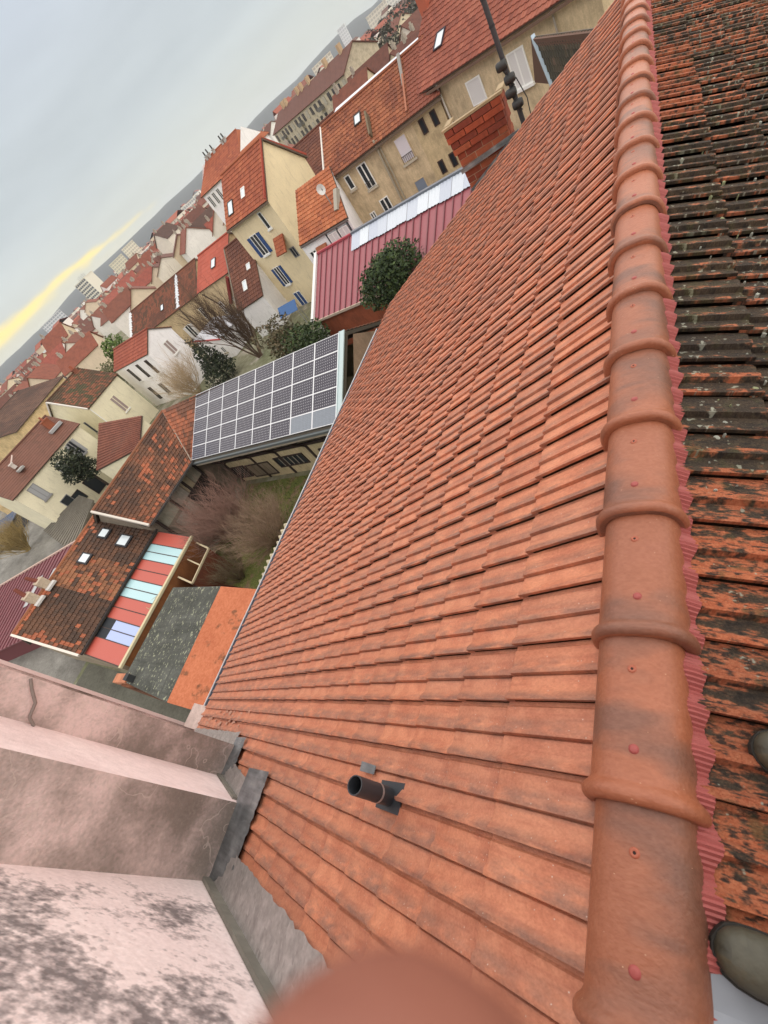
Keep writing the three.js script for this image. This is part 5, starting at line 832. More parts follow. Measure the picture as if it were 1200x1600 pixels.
{ // hollow brick stack beyond the far verge
  const t = thing('brick_stack', 'unplastered red hollow brick stack with a cracked cap beyond the far verge', 'chimney', [-2.66, 0, -9.65]); const r = rng(23);
  new MB().box(-0.425, 7.5, -0.125, 0.425, 11.27, 0.244).build('mortar_core', bright(178, 152, 126, { map: grain }), t);
  const tone = [[178, 84, 56], [190, 92, 60], [166, 76, 52], [196, 104, 70], [156, 74, 54]].map(c => plain(...c, { map: grain, roughness: 0.9 })), gf = {};
  const brick = (w, d) => { const k = w.toFixed(3) + d; return gf[k] || (gf[k] = new MB().box(-w / 2, 0, -d / 2, w / 2, 0.088, d / 2).geo()); };
  for (let c = 0; c < 20; c++) { const y = 9.34 + c * 0.098, grow = c >= 18 ? 0.05 : c >= 16 ? 0.03 : 0, W = 0.9 + grow * 2, n = 3, off = c % 2 ? 0.5 : 0; let x = -W / 2; const cuts = off ? [0.5, 1, 1, 0.5] : [1, 1, 1]; cuts.forEach(f => { const w = W / n * f; const m = mesh('brick', brick(w - 0.014, 0.1), tone[Math.floor(r() * 5)], t); m.position.set(x + w / 2, y, 0.2 + grow + (r() - 0.5) * 0.008); x += w; }); for (let k = 0; k < 2; k++) { const m = mesh('brick', brick(0.1, 0.19), tone[Math.floor(r() * 5)], t); m.position.set(0.4 + grow + (r() - 0.5) * 0.006, y, -0.03 + k * 0.205 - k * 0.1 + (c % 2) * 0.02); } }
  const cap = new MB(); cap.box(-0.52, 11.3, 0.2, 0.54, 11.335, 0.3).box(-0.52, 11.3, -0.2, -0.4, 11.335, 0.14).box(0.42, 11.3, -0.2, 0.54, 11.335, 0.14); cap.build('cap', plain(186, 164, 128, { map: grain }), t);
  new MB().bar(V(-0.47, 10.66, 0.31), V(0.60, 10.72, 0.31), 0.02, 0.075).build('zinc_band', zinc, t); new MB().bar(V(-0.42, 10.29, 0.315), V(0.62, 10.72, 0.315), 0.02, 0.10).build('zinc_soaker', zinc, t);
  const s = thing('slate_cheek', 'small patch of mossy grey slates between the brick stack and the maroon shed', 'slates', [-3.55, 9.0, -9.7]); const r2 = rng(9), sm2 = [plain(98, 88, 74), plain(84, 76, 66), plain(112, 102, 84)]; for (let j = 0; j < 6; j++) for (let i = 0; i < 3; i++) { const m = new MB().box(0, 0, 0, 0.16, 0.14, 0.012, new THREE.Matrix4().makeRotationX(-0.3).setPosition(-0.1 + i * 0.165 + (j % 2) * 0.05, 0.75 - j * 0.125, j * 0.02)).build('slate', sm2[Math.floor(r2() * 3)], s); }
}
{ // service pole with insulator drums
  const t = thing('service_pole', 'dark grey service pole with four black insulators fixed to the far gable', 'pole', [-1.93, 10.3, -9.2]), grey = plain(70, 70, 74, { roughness: 0.5, metalness: 0.4 }), blk = plain(44, 46, 46, { roughness: 0.6 });
  new MB().tube([V(0, 0, 0), V(0, 4.2, 0)], 0.036, 10).build('mast', grey, t, 0.8); for (const y of [1.75, 2.05, 2.5, 2.95, 3.4, 3.85]) new MB().tube([V(0, y, 0), V(0, y + 0.03, 0)], 0.041, 10).build('mast_band', plain(50, 50, 54), t, 0.8);
  [[1.32, -0.03], [1.13, 0.02], [0.97, -0.02], [0.80, 0.02]].forEach(([y, x]) => { const d = new MB(); d.tube([V(x - 0.075, y, 0.06), V(x - 0.05, y, 0.06), V(x + 0.05, y, 0.06), V(x + 0.075, y, 0.06)], [0.05, 0.062, 0.062, 0.05], 10); d.tube([V(x, y - 0.06, 0.03), V(x + 0.02, y - 0.11, 0.03)], 0.02, 6); d.build('insulator', blk, t, 0.8); });
  new MB().tube([V(0.1, 1.1, 0.05), V(0.16, 0.8, 0.04), V(0.12, 0.45, 0.02), V(0.05, 0.2, 0)], 0.008, 5).build('cable', blk, t, 0.8); new MB().bar(V(-0.55, 0.1, -0.02), V(0.7, 0.5, -0.3), 0.06, 0.08).build('wall_bracket', plain(96, 98, 96), t); new MB().box(-0.07, 0.25, -0.06, 0.07, 0.48, 0.06).build('clamp', plain(84, 88, 88), t);
}
{ // mossy gable roof near the far verge
  const moss = paints.of([[70, 60, 44], [86, 70, 52], [104, 78, 62], [72, 68, 42]], 0.35, 0.9, 71);
  const t = shed({ name: 'house', label: 'low house with dark mossy roof and pale blue verge beyond the far tiles', cat: 'house', eL: [-3.6, 8, -23.4], eR: [0.4, 8, -14.8], rR: [0.1, 9.4, -15.9], rL: [-4, 9.4, -24.8], paint: moss, tile: { w: 0.24, c: 0.28 }, wall: tan, thick: 0.1 });
  const q = t.userData.corners; new MB().bar(q[0].clone().add(V(0, 0, 0.05)), q[3].clone().add(V(0, 0.02, 0.05)), 0.14, 0.24).build('verge_board', plain(178, 196, 208), t); new MB().color(srgb(120, 80, 64)).slab([q[2].clone(), q[3].clone(), q[3].clone().add(V(-0.6, -1.6, -1.8)), q[2].clone().add(V(-0.6, -1.6, -1.8))].reverse(), 0.1).build('rear_slope', tileMat, t);
}
{ // red roofed house, brown lean-to house, long brown house
  const t = gabled({ label: 'beige house with a smooth red roof and one skylight', A: [-47.5, -43], turn: -0.062, w: 6.1, d: 7.6, h: 6.2, r: 8.5, wall: tan, paint: redTile, over: 0.25, tile: { flat: true, c: 0.5, w: 0.5, lift: 0.012 } }); skylight(t, 6.2, 3.4, 1.7, 0.75, 1.0, plain(96, 90, 92));
  windowOn(t, [1.5, 2.6, 0], 0.6, 1.5, {}); windowOn(t, [4.2, 2.4, 0], 0.7, 1.4, { closed: 'mauve' }); new MB().bar(V(3.2, 3.4, 0.1), V(6.2, 5.9, 0.6), 0.25, 0.35).build('porch_beam', plain(126, 36, 28), t); new MB().bar(V(3.2, 3.4, 0.4), V(2.1, 1.5, 0.4), 0.14, 0.16).build('porch_strut', plain(90, 82, 74), t); new MB().bar(V(0.4, 5.8, 0.2), V(1.8, 3.8, 0.3), 0.1, 0.12).build('porch_strut', darkWood, t);
  const o = gabled({ label: 'low house with a plain brown roof and whitewashed wall beside the cream house', A: [-38.9, -37.6], turn: 0.123, w: 3.6, d: 10.6, h: 3.5, r: 7.9, wall: white, paint: brownTile, over: 0.15, tile: { w: 0.3, c: 0.4 } }); skylight(o, 3.5, 1.7, 1.4, 0.45, 0.9, whitePaint); skylight(o, 3.5, 2.7, 2.6, 0.4, 0.5, whitePaint);
  new MB().bar(V(-0.2, 3.4, 0.2), V(-0.2, 8.0, -5.3), 0.14, 0.2).build('verge_trim', plain(128, 118, 104), o);
  const p = gabled({ label: 'long house with a mottled brown roof and ragged white flashing down its slope', A: [-69.5, -45.9], turn: 0.092, w: 16.6, d: 8.4, h: 5.4, r: 8.05, wall: tan, paint: paints.of([[116, 66, 48], [136, 76, 54], [150, 84, 58], [104, 66, 46]], 0.3, 0.8, 73), over: 0.25, tile: { w: 0.28, c: 0.34 } });
  const zig = (u, v0, v1, n, s) => { const b = new MB(), r = rng(s); for (let k = 0; k < n; k++) { const v = lerp(v0, v1, k / n), y = 5.4 + v * 0.631 + 0.24, w = 0.35 + r() * 0.3; b.tri(V(u - w, y - 0.1, -v + 0.15), V(u + w, y - 0.1, -v + 0.15), V(u, y + 0.28, -v - 0.45)); } return b; };
  zig(12.4, 0, 4.1, 12, 3).build('white_flashing', plain(222, 226, 232), p); zig(-0.1, 0, 4.1, 12, 5).build('white_flashing', plain(222, 224, 226), p); skylight(p, 5.4, 8.6, 1.4, 0.6, 0.8); windowOn(p, [11.0, 1.1, 0], 0.9, 2.0, { shut: 'white', frame: whitePaint }); windowOn(p, [15.2, 2.3, 0], 0.6, 1.6, {}); new MB().tube([V(12.4, 5.3, 0.15), V(12.4, 0, 0.12)], 0.09, 8).build('drainpipe', plain(96, 84, 70), p, 0.8);
}
{ // white house
  const t = gabled({ label: 'bright white rendered house with a red tiled roof and narrow windows', A: [-58.74, -33.85], turn: -0.157, w: 10.36, d: 4.3, h: 6, r: 7.5, wall: white, paint: paints.of([[176, 84, 62], [190, 94, 70]], 0.15, 0.4, 75), over: 0.12, tile: { w: 0.34, c: 0.4 } });
  for (const x of [3.2, 6.0, 8.6]) windowOn(t, [x, 3.75, 0], 0.55, 1.75, { frame: darkWood, bars: x > 8 ? 1 : 0, sill: whitePaint }); windowOn(t, [3.2, 0.75, 0], 0.7, 1.8, { frame: darkWood, bars: 0, sill: null }); windowOn(t, [6.3, 1.0, 0], 0.9, 1.5, { frame: greyPaint, bars: 1 });
  windowOn(t, [10.36, 4.0, -2.5], 0.7, 1.5, { turn: Math.PI / 2, closed: 'mauve', sill: whitePaint });
  const s = thing('white_annexe', 'small white annexe with a red edged roof right of the white house', 'annexe', [-47.4, 0, -37.2], -0.157); new MB().poly([V(0, -0.3, 0), V(4.6, -0.3, 0), V(4.6, 2.4, 0), V(0, 3.4, 0)]).quad(V(4.6, -0.3, 0), V(4.6, -0.3, -4), V(4.6, 2.4, -4), V(4.6, 2.4, 0)).build('wall', white, s); new MB().slab([V(-0.2, 3.5, 0.2), V(4.8, 2.42, 0.2), V(4.8, 2.42, -4.2), V(-0.2, 3.5, -4.2)], 0.12).build('roof', plain(190, 192, 198), s); new MB().bar(V(-0.2, 3.52, 0.24), V(4.8, 2.44, 0.24), 0.08, 0.16).build('verge_tiles', plain(196, 84, 84), s); windowOn(s, [3.4, 0.8, 0], 0.5, 0.7, {});
}
{ // cream houses to the left
  const r = gabled({ label: 'cream house with a moss stained roof and one mauve shutter', A: [-56, -26.4], turn: 1.607, w: 5.7, d: 9, h: 6, r: 8.75, wall: creamy, paint: mossRoof, over: 0.2, tile: { w: 0.26, c: 0.32 } }); windowOn(r, [2.95, 2.85, 0], 0.75, 2.05, { closed: 'mauve', sill: whitePaint, frame: creamy }); windowOn(r, [0, 3.2, -3.4], 0.35, 1.7, { turn: -Math.PI / 2, bars: 0, frame: greyPaint }); new MB().bar(V(-0.22, 6.0, 0.25), V(-0.22, 8.85, -4.5), 0.12, 0.18).bar(V(-0.22, 8.85, -4.5), V(-0.22, 6.0, -9.2), 0.12, 0.18).build('verge_trim', plain(226, 222, 214), r); chimney(r, 5.2, 8.3, -4.4, 0.5, 0.5, 0.8, { mat: chimneyBrick, pots: 2 }); new MB().box(0, -0.2, 0.004, 0.1, 6, 0.05).build('wall_seam', whitePaint, r);
  const s = gabled({ label: 'broad cream house with a plain brown roof and three shuttered windows', A: [-54.72, -13.59], turn: 1.468, w: 9.5, d: 8.6, h: 6, r: 8.15, wall: creamy, paint: paints.of([[124, 76, 60], [134, 82, 66]], 0.15, 0.4, 77), over: 0.25, tile: { flat: true, w: 0.4, c: 0.36, lift: 0.02 } }); windowOn(s, [7.4, 3.85, 0], 0.55, 1.75, { shut: 'grey', frame: greyPaint, sill: greyPaint }); windowOn(s, [4.98, 3.5, 0], 0.75, 1.6, { bars: 1, sill: null }); windowOn(s, [1.7, 3.85, 0], 0.8, 1.72, { closed: 'grey', sill: greyPaint, frame: greyPaint });
  windowOn(s, [5.4, 0.3, 0], 1.3, 1.9, { frame: darkWood, sill: null, bars: 0 }); windowOn(s, [3.4, 1.0, 0], 0.9, 1.2, { frame: darkWood, sill: null, bars: 0 }); windowOn(s, [2.4, 1.3, 0], 0.9, 1.4, { frame: greyPaint, sill: null, bars: 0 });
  chimney(s, 8.6, 7.0, -2.6, 0.8, 0.5, 1.2, { mat: plain(168, 96, 66, { map: grain }), pots: 1 }); new MB().box(7.7, 7.0, -2.0, 9.3, 7.3, -1.4).build('chimney_flashing', plain(176, 176, 176), s); chimney(s, 3.0, 7.3, -2.2, 0.35, 0.35, 0.5, { mat: plain(214, 204, 196), pots: 0 }); new MB().box(2.6, 6.95, -1.8, 3.3, 7.15, -0.8).build('roof_flashing', plain(168, 168, 164), s);
  new MB().tube([V(3.0, 7.7, -2.6), V(4.0, 8.2, -2.9)], 0.07, 6).build('vent_pipe', plain(220, 200, 192), s, 0.8);
  shed({ name: 'outbuilding', label: 'outbuilding with a plain red brown tiled slope between the cream house and the mossy wing', cat: 'outbuilding', eL: [-48.6, 3, -18.2], eR: [-40.9, 3, -19.2], rR: [-42.3, 4.1, -22.6], rL: [-52.6, 4.75, -24.2], paint: paints.of([[136, 72, 54], [148, 80, 60]], 0.15, 0.4, 79), tile: { w: 0.3, c: 0.34, lift: 0.06 }, wall: creamy });
  shed({ name: 'slate_shed', label: 'low shed with a dark grey sheet roof in front of the broad cream house', planar: true, eL: [-57.9, 1.6, -13.0], eR: [-44.0, 1.6, -9.3], rR: [-45.6, 2.4, -14.6], rL: [-51, 2.4, -16.0], roofMat: std({ color: new THREE.Color().setRGB(...srgb(112, 108, 98)), map: grain, roughness: 0.9 }), ribs: 16, wall: plain(120, 110, 96) });
  const w = shed({ name: 'metal_shed', label: 'wide shed with a dull maroon metal roof and two clear strips behind the low barn', planar: true, eL: [-55, 1.5, 2.2], eR: [-38.5, 1.5, -4.2], rR: [-38.2, 2.5, -11.0], rL: [-56, 2.5, -5.2], roofMat: plain(132, 76, 82, { roughness: 0.5, map: grain }), ribs: 30, ribMat: plain(118, 66, 74), wall: plain(110, 56, 60) });
  const q = w.userData.corners, at = (u, v, h) => { const p = q[0].clone().lerp(q[1], u).lerp(q[3].clone().lerp(q[2], u), v); p.y += h; return p; }; new MB().bar(at(0, 1, 0.04), at(1, 1, 0.04), 0.16, 0.16).build('verge_trim', plain(198, 170, 158), w); for (const u of [0.60, 0.72]) new MB().slab([at(u, 0.42, 0.085), at(u + 0.035, 0.42, 0.085), at(u + 0.035, 0.75, 0.085), at(u, 0.75, 0.085)], 0.02).build('clear_strip', plain(176, 178, 180), w);
  const u = gabled({ label: 'very long building with a dark brown roof at the left edge', A: [-79.9, -28.2], turn: 2.03 - 0.0, w: 17, d: 16, h: 7.8, r: 10.4, wall: rendered(220, 196, 150), paint: darkTile, over: 0.3, tile: { w: 0.4, c: 0.5 } }); u.rotation.y = Math.atan2(43.3 - 28.0 + 1.8, -8.9); u.position.set(-79.9, 0, -28.1);
}
// bare trees, evergreens and bushes between the houses
bareBush('bare_bush', 'large leafless reddish bush filling the courtyard garden', [-23.4, 0, -10.6], 60, 3.0, [138, 108, 96], 101, { depth: 3, kids: 5, lean: 1.8, spread: 0.9, rad: 0.03 });
bareBush('bare_bush', 'leafless grey brown bush in the garden nearest the gutter', [-19.6, 0, -9.6], 50, 2.4, [142, 120, 100], 102, { depth: 3, kids: 5, lean: 1.9, spread: 0.9, rad: 0.026 });
bareBush('bare_bush', 'low bare twiggy shrub by the dark pen', [-21.2, 0, -7.4], 34, 1.6, [106, 92, 70], 103, { depth: 3, kids: 4, lean: 1.4, rad: 0.022 });
bareBush('bare_tree', 'bare brown garden tree in front of the whitewashed wall', [-36.4, 0, -33.2], 8, 5.8, [88, 70, 56], 104, { depth: 4, kids: 5, lean: 0.7, rad: 0.10, cat: 'tree' });
bareBush('bare_tree', 'pale blond leafless tree beside the white annexe', [-46.2, 0, -31.5], 22, 4.2, [176, 156, 128], 105, { depth: 3, kids: 5, lean: 1.5, spread: 0.9, rad: 0.045, cat: 'tree' });
bareBush('bare_bush', 'yellowish bare bush at the left edge beyond the yard', [-66, 0, -12.2], 40, 3.2, [158, 138, 92], 106, { depth: 3, kids: 5, lean: 1, rad: 0.05 });
crownTree('evergreen_tree', 'dark evergreen tree beside the broad cream house', [-51.2, 0, -18.6], 5.6, 2.0, [[34, 44, 26], [44, 56, 32], [58, 66, 40]], 201, { count: 2600, size: 0.16 });
crownTree('conifer', 'dark green conifer behind the solar panels', [-40.6, 0, -31.6], 5.4, 1.9, [[38, 50, 30], [52, 62, 36]], 202, { count: 2400, size: 0.15, conic: true });
crownTree('ivy_bush', 'dense dark green ivy bush hanging over the maroon roof edge', [-13.4, 0, -22.9], 5.4, 2.1, [[40, 58, 30], [54, 74, 36], [74, 92, 46]], 203, { count: 7000, size: 0.11, trunk: 0.3, cat: 'bush' });
crownTree('laurel_bush', 'green laurel bush between the maroon shed and the solar panels', [-20.6, 0, -22.8], 4.6, 1.8, [[48, 66, 32], [66, 86, 40]], 204, { count: 4200, size: 0.11, trunk: 0.1, cat: 'bush' });
crownTree('flowering_shrub', 'low shrub with mauve heads above the panels', [-23.5, 0, -24.2], 2.6, 0.9, [[136, 86, 124], [112, 72, 100], [72, 78, 46]], 205, { count: 900, size: 0.1, trunk: 0.05, cat: 'shrub' });
crownTree('garden_bush', 'olive brown bush in the gardens between cream house and panels', [-27.6, 0, -28.6], 3.4, 2.2, [[92, 84, 56], [76, 74, 46], [110, 96, 70]], 206, { count: 2600, size: 0.13, trunk: 0.05, cat: 'bush' });
crownTree('green_tree', 'bright green tree behind the white house roof', [-84, 0, -52], 6.5, 3.2, [[84, 108, 44], [104, 124, 58]], 207, { count: 1600, size: 0.3, trunk: 0.15 });
crownTree('garden_bush', 'pale green brown bush behind the white house', [-80, 0, -45.5], 5.0, 2.6, [[120, 118, 84], [100, 104, 66]], 208, { count: 1400, size: 0.25, trunk: 0.05, cat: 'bush' });
{ const t = thing('blue_tarpaulin', 'blue tarpaulin hung over a frame at the foot of the cream house', 'tarpaulin', [-31.6, 0, -35.4], 0.3); new MB().slab([V(-1, 1.7, 0.3), V(1, 1.5, 0.3), V(1, 2.2, -0.7), V(-1, 2.4, -0.7)], 0.03).build('sheet', plain(40, 92, 150, { roughness: 0.5 }), t); for (const [x, z] of [[-0.9, 0.2], [0.9, 0.2], [-0.9, -0.6], [0.9, -0.6]]) new MB().bar(V(x, 0, z), V(x, 1.7 - (z > 0 ? 0.2 : -0.4), z), 0.05).build('leg', greyPaint, t); }
{ const t = thing('blue_awning', 'dull blue sheeted stack in the yard at the left edge', 'sheeted stack', [-82, 0, -14], 0.4); const b = new MB(); b.slab([V(-6, 1.6, 3), V(6, 1.5, 3), V(6, 1.9, -3), V(-6, 2.0, -3)], 0.1); b.build('sheet', plain(74, 92, 122, { map: grain }), t); new MB().box(-5.7, 0, -2.8, 5.7, 1.5, 2.8).build('stack', plain(84, 84, 88), t); }
{ const t = thing('timber_pole', 'weathered timber pole lying beside the right end of the solar barn', 'pole', [-16, 0, -19]); new MB().tube([V(-2.2, 1.6, -2.4), V(1.9, 1.2, 1.2)], 0.13, 8).build('pole', plain(190, 178, 150, { map: grain }), t, 0.8); for (const [x, z] of [[-1.8, -2.05], [1.5, 0.85]]) new MB().box(x - 0.15, 0, z - 0.15, x + 0.15, 1.25, z + 0.15).build('prop', plain(90, 76, 64), t); }

// ================================================================ the town beyond
const polar = (az, d) => [d * Math.sin(az * Math.PI / 180), -d * Math.cos(az * Math.PI / 180)];
const wallTones = [limewash(230, 216, 190), limewash(238, 232, 220), limewash(218, 202, 174), limewash(244, 243, 240), limewash(224, 208, 186)], wallWords = ['sandy', 'pale', 'ochre', 'white', 'beige'];
const roofTones = [orangeTile, brownTile, rustTile, redTile, darkTile].map((p, k) => { const a = [[144, 80, 60], [112, 68, 55], [130, 76, 58], [156, 80, 64], [90, 66, 57]][k]; return plain(...a, { map: grain, roughness: 0.85 }); }), roofWords = ['orange', 'brown', 'rust red', 'bright red', 'dark brown'];
const farPane = plain(58, 60, 66, { roughness: 0.3 });
function simpleHouse(label, A, turn, w, d, h, r, wk, rk, { wins = true, group = 'houses of the far town', chim = 1, name = 'house', cat = 'house' } = {}) {
  const t = thing(name, label, cat, [A[0], 0, A[1]], turn, group), b = new MB(), m = -d / 2;
  b.quad(V(0, -0.3, 0), V(w, -0.3, 0), V(w, h, 0), V(0, h, 0)).quad(V(w, -0.3, -d), V(0, -0.3, -d), V(0, h, -d), V(w, h, -d)).poly([V(w, -0.3, 0), V(w, -0.3, -d), V(w, h, -d), V(w, r, m), V(w, h, 0)]).poly([V(0, -0.3, -d), V(0, -0.3, 0), V(0, h, 0), V(0, r, m), V(0, h, -d)]); b.build('wall', wallTones[wk], t);
  const k = (r - h) / (d / 2), o = 0.3, ey = h - o * k + 0.1, q = new MB(); q.slab([V(-o, ey, o), V(w + o, ey, o), V(w + o, r + 0.1, m), V(-o, r + 0.1, m)], 0.14).slab([V(w + o, ey, -d - o), V(-o, ey, -d - o), V(-o, r + 0.1, m), V(w + o, r + 0.1, m)], 0.14); q.build('roof', roofTones[rk], t);
  if (wins) { const fl = Math.max(1, Math.floor(h / 2.9)), n = Math.max(2, Math.floor(w / 2.6)); for (let f = 0; f < fl; f++) for (let i = 0; i < n; i++) { const x = (i + 0.5) * w / n, y = h - 2.3 - f * 2.8; if (y < 0.3) continue; const s = new MB(); s.box(x - 0.45, y, 0.005, x + 0.45, y + 1.4, 0.05); s.build('window', farPane, t); } for (let f = 0; f < fl; f++) { const y = h - 2.3 - f * 2.8; if (y > 0.3) new MB().box(w + 0.005, y, m - 0.4, w + 0.05, y + 1.3, m + 0.4).build('window', farPane, t); } }
  for (let c = 0; c < chim; c++) { const x = w * (c ? 0.15 : 0.85); const s = new MB(); s.box(x - 0.35, r - 0.9, m - 0.3, x + 0.35, r + 0.9, m + 0.3).box(x - 0.22, r + 0.9, m - 0.12, x - 0.02, r + 1.3, m + 0.12).box(x + 0.04, r + 0.9, m - 0.12, x + 0.24, r + 1.3, m + 0.12); s.build('chimney', chimneyGrey, t); }
  return t;
}
// -- landmarks read off the skyline
function block(name, label, az, d, turn, w, dep, h, { mat = rendered(222, 222, 214), floors = 8, cols = 8, cat = 'apartment block', pane = plain(104, 112, 122, { roughness: 0.3 }), roof, masts = 0 } = {}) {
  const [x, z] = polar(az, d), t = thing(name, label, cat, [x, 0, z], turn); new MB().box(0, -1, -dep, w, h, 0).build('wall', mat, t);
  const fh = h / floors; for (let f = 0; f < floors; f++) for (let c = 0; c < cols; c++) { const cw = w / cols; new MB().box(c * cw + cw * 0.14, f * fh + fh * 0.28, 0.02, (c + 1) * cw - cw * 0.14, (f + 1) * fh - fh * 0.14, 0.12).build('window', pane, t); }
  new MB().box(-0.3, h, -dep - 0.3, w + 0.3, h + 0.5, 0.3).build('parapet', roof || mat, t);
  for (let k = 0; k < masts; k++) new MB().box(w * (0.2 + 0.6 * k / Math.max(1, masts - 1)) - 0.2, h + 0.5, -dep * 0.5 - 0.2, w * (0.2 + 0.6 * k / Math.max(1, masts - 1)) + 0.2, h + 3.2 + (k % 2), -dep * 0.5 + 0.2).build('roof_mast', greyPaint, t);
  return t;
}
{ // slab tower: window face on the left, blank face on the right
  const p1 = polar(-56.28, 600), p2 = polar(-55.07, 590), turn = Math.atan2(-(p2[1] - p1[1]), p2[0] - p1[0]);
  block('apartment_tower', 'tall white slab tower with a grid of dark windows on the skyline', -56.28, 600, turn, Math.hypot(p2[0] - p1[0], p2[1] - p1[1]), 17, 26.5, { floors: 9, cols: 6, mat: bright(222, 218, 204), pane: bright(74, 82, 92), masts: 5 });
  block('apartment_block', 'pale grey balconied block left of the slab tower', -61.3, 640, 1.05, 27, 14, 22.6, { floors: 9, cols: 9, mat: bright(206, 208, 212), pane: bright(150, 158, 168) });
  block('apartment_block', 'cream apartment block rising behind the town, right of the slab tower', -52.5, 700, 0.95, 20, 14, 21, { floors: 8, cols: 6, mat: bright(214, 208, 186), pane: bright(176, 172, 160) });
  block('apartment_block', 'second cream block with paler top beside it', -50.6, 720, 0.9, 18, 14, 23.5, { floors: 8, cols: 6, mat: bright(222, 218, 200), pane: bright(184, 180, 168) });
  block('apartment_block', 'long stepped white estate block in the middle distance', -49.6, 470, 0.85, 26, 12, 9.5, { floors: 4, cols: 10, mat: bright(232, 230, 222), pane: bright(130, 134, 138) });
  block('apartment_block', 'taller end of the white estate block', -46.4, 480, 0.8, 18, 12, 12.2, { floors: 5, cols: 7, mat: bright(228, 228, 220), pane: bright(130, 134, 138) });
  block('apartment_block', 'low white estate wing nearest the hills', -43.6, 640, 0.75, 24, 12, 12, { floors: 4, cols: 9, mat: bright(220, 220, 214), pane: bright(160, 164, 168) });
  block('apartment_tower', 'slim pale tower block standing above the trees', -23.1, 900, 0.35, 12, 12, 33, { floors: 11, cols: 4, mat: bright(216, 220, 224), pane: bright(190, 196, 202) });
  block('apartment_block', 'broad striped pale block left of the slim tower', -26.4, 620, 0.45, 22, 12, 19.6, { floors: 8, cols: 6, mat: bright(220, 214, 200), pane: bright(182, 176, 166) });
  block('apartment_block', 'pale block half hidden by the wooded slope', -20.6, 760, 0.3, 26, 12, 20, { floors: 6, cols: 8, mat: bright(216, 210, 198), pane: bright(186, 182, 174) });
  block('apartment_block', 'white block at the upper end of the skyline', -18.9, 820, 0.25, 22, 12, 22, { floors: 7, cols: 7, mat: bright(222, 220, 212), pane: bright(186, 186, 184) });
  const h = thing('school_hall', 'red and white striped hall at the far left skyline', 'hall', [...polar(-66.2, 520).slice(0, 1), 0, polar(-66.2, 520)[1]], 1.1); new MB().box(0, -1, -10, 26, 9, 0).build('wall', bright(206, 196, 192), h); for (let i = 0; i < 8; i++) for (let f = 0; f < 3; f++) new MB().box(i * 3.2 + 0.4, f * 3 + 0.6, 0.02, i * 3.2 + 2.4, f * 3 + 2.4, 0.15).build('panel', bright(126, 62, 66), h);
  const g = thing('steel_frame', 'pale steel lattice gantry near the far left skyline', 'gantry', [...polar(-64.4, 330).slice(0, 1), 0, polar(-64.4, 330)[1]], 1.05), st = bright(206, 216, 216); new MB().bar(V(0, 3, 0), V(18, 7, 0), 1.1).bar(V(0, 3, 0), V(2, 8.5, 0), 1.0).bar(V(2, 8.5, 0), V(18, 10.5, 0), 0.9).bar(V(18, 7, 0), V(18, 10.5, 0), 0.9).bar(V(0, -0.5, 0), V(0, 3, 0), 1).bar(V(18, -0.5, 0), V(18, 7, 0), 1).build('beams', st, g);
}
{ // long apartment row with red roof, dormers and chimneys
  const a = polar(-32.3, 205), b = polar(-24.2, 150), w = Math.hypot(b[0] - a[0], b[1] - a[1]), turn = Math.atan2(-(b[1] - a[1]), b[0] - a[0]);
  const t = thing('apartment_row', 'long pale apartment row with red brown roof and paired chimneys', 'apartment row', [a[0], 0, a[1]], turn); const m = rendered(206, 196, 172), d = 11, h = 10, r = 13.2;
  new MB().quad(V(0, -1, 0), V(w, -1, 0), V(w, h, 0), V(0, h, 0)).poly([V(w, -1, 0), V(w, -1, -d), V(w, h, -d), V(w, r, -d / 2), V(w, h, 0)]).quad(V(w, -1, -d), V(0, -1, -d), V(0, h, -d), V(w, h, -d)).build('wall', m, t); new MB().poly([V(-0.02, -1, -d), V(-0.02, -1, 0), V(-0.02, h, 0), V(-0.02, r, -d / 2), V(-0.02, h, -d)]).build('gable', plain(222, 228, 234), t);
  new MB().slab([V(-0.3, h - 0.1, 0.4), V(w + 0.3, h - 0.1, 0.4), V(w + 0.3, r + 0.1, -d / 2), V(-0.3, r + 0.1, -d / 2)], 0.2).slab([V(w + 0.3, h - 0.1, -d - 0.4), V(-0.3, h - 0.1, -d - 0.4), V(-0.3, r + 0.1, -d / 2), V(w + 0.3, r + 0.1, -d / 2)], 0.2).build('roof', roofTones[1], t);
  for (let f = 0; f < 3; f++) for (let i = 0; i < 18; i++) { const x = (i + 0.5) * w / 18; const p = new MB(); p.box(x - 0.75, h - 2.6 - f * 3, 0.02, x + 0.75, h - 0.8 - f * 3, 0.14); const q = p.build('window', i % 4 === 1 ? plain(190, 184, 166) : farPane, t); if (i % 5 === 2) new MB().box(x - 1.3, h - 2.9 - f * 3, 0.02, x + 1.3, h - 2.0 - f * 3, 1.1).build('balcony', plain(120, 118, 112), t); }
  for (const f of [0.12, 0.17, 0.36, 0.42, 0.52, 0.74, 0.9]) new MB().box(w * f - 0.6, r - 1.2, -d / 2 - 0.2, w * f + 0.6, r + 1.6, -d / 2 + 0.7).build('chimney', plain(206, 178, 142), t);
}
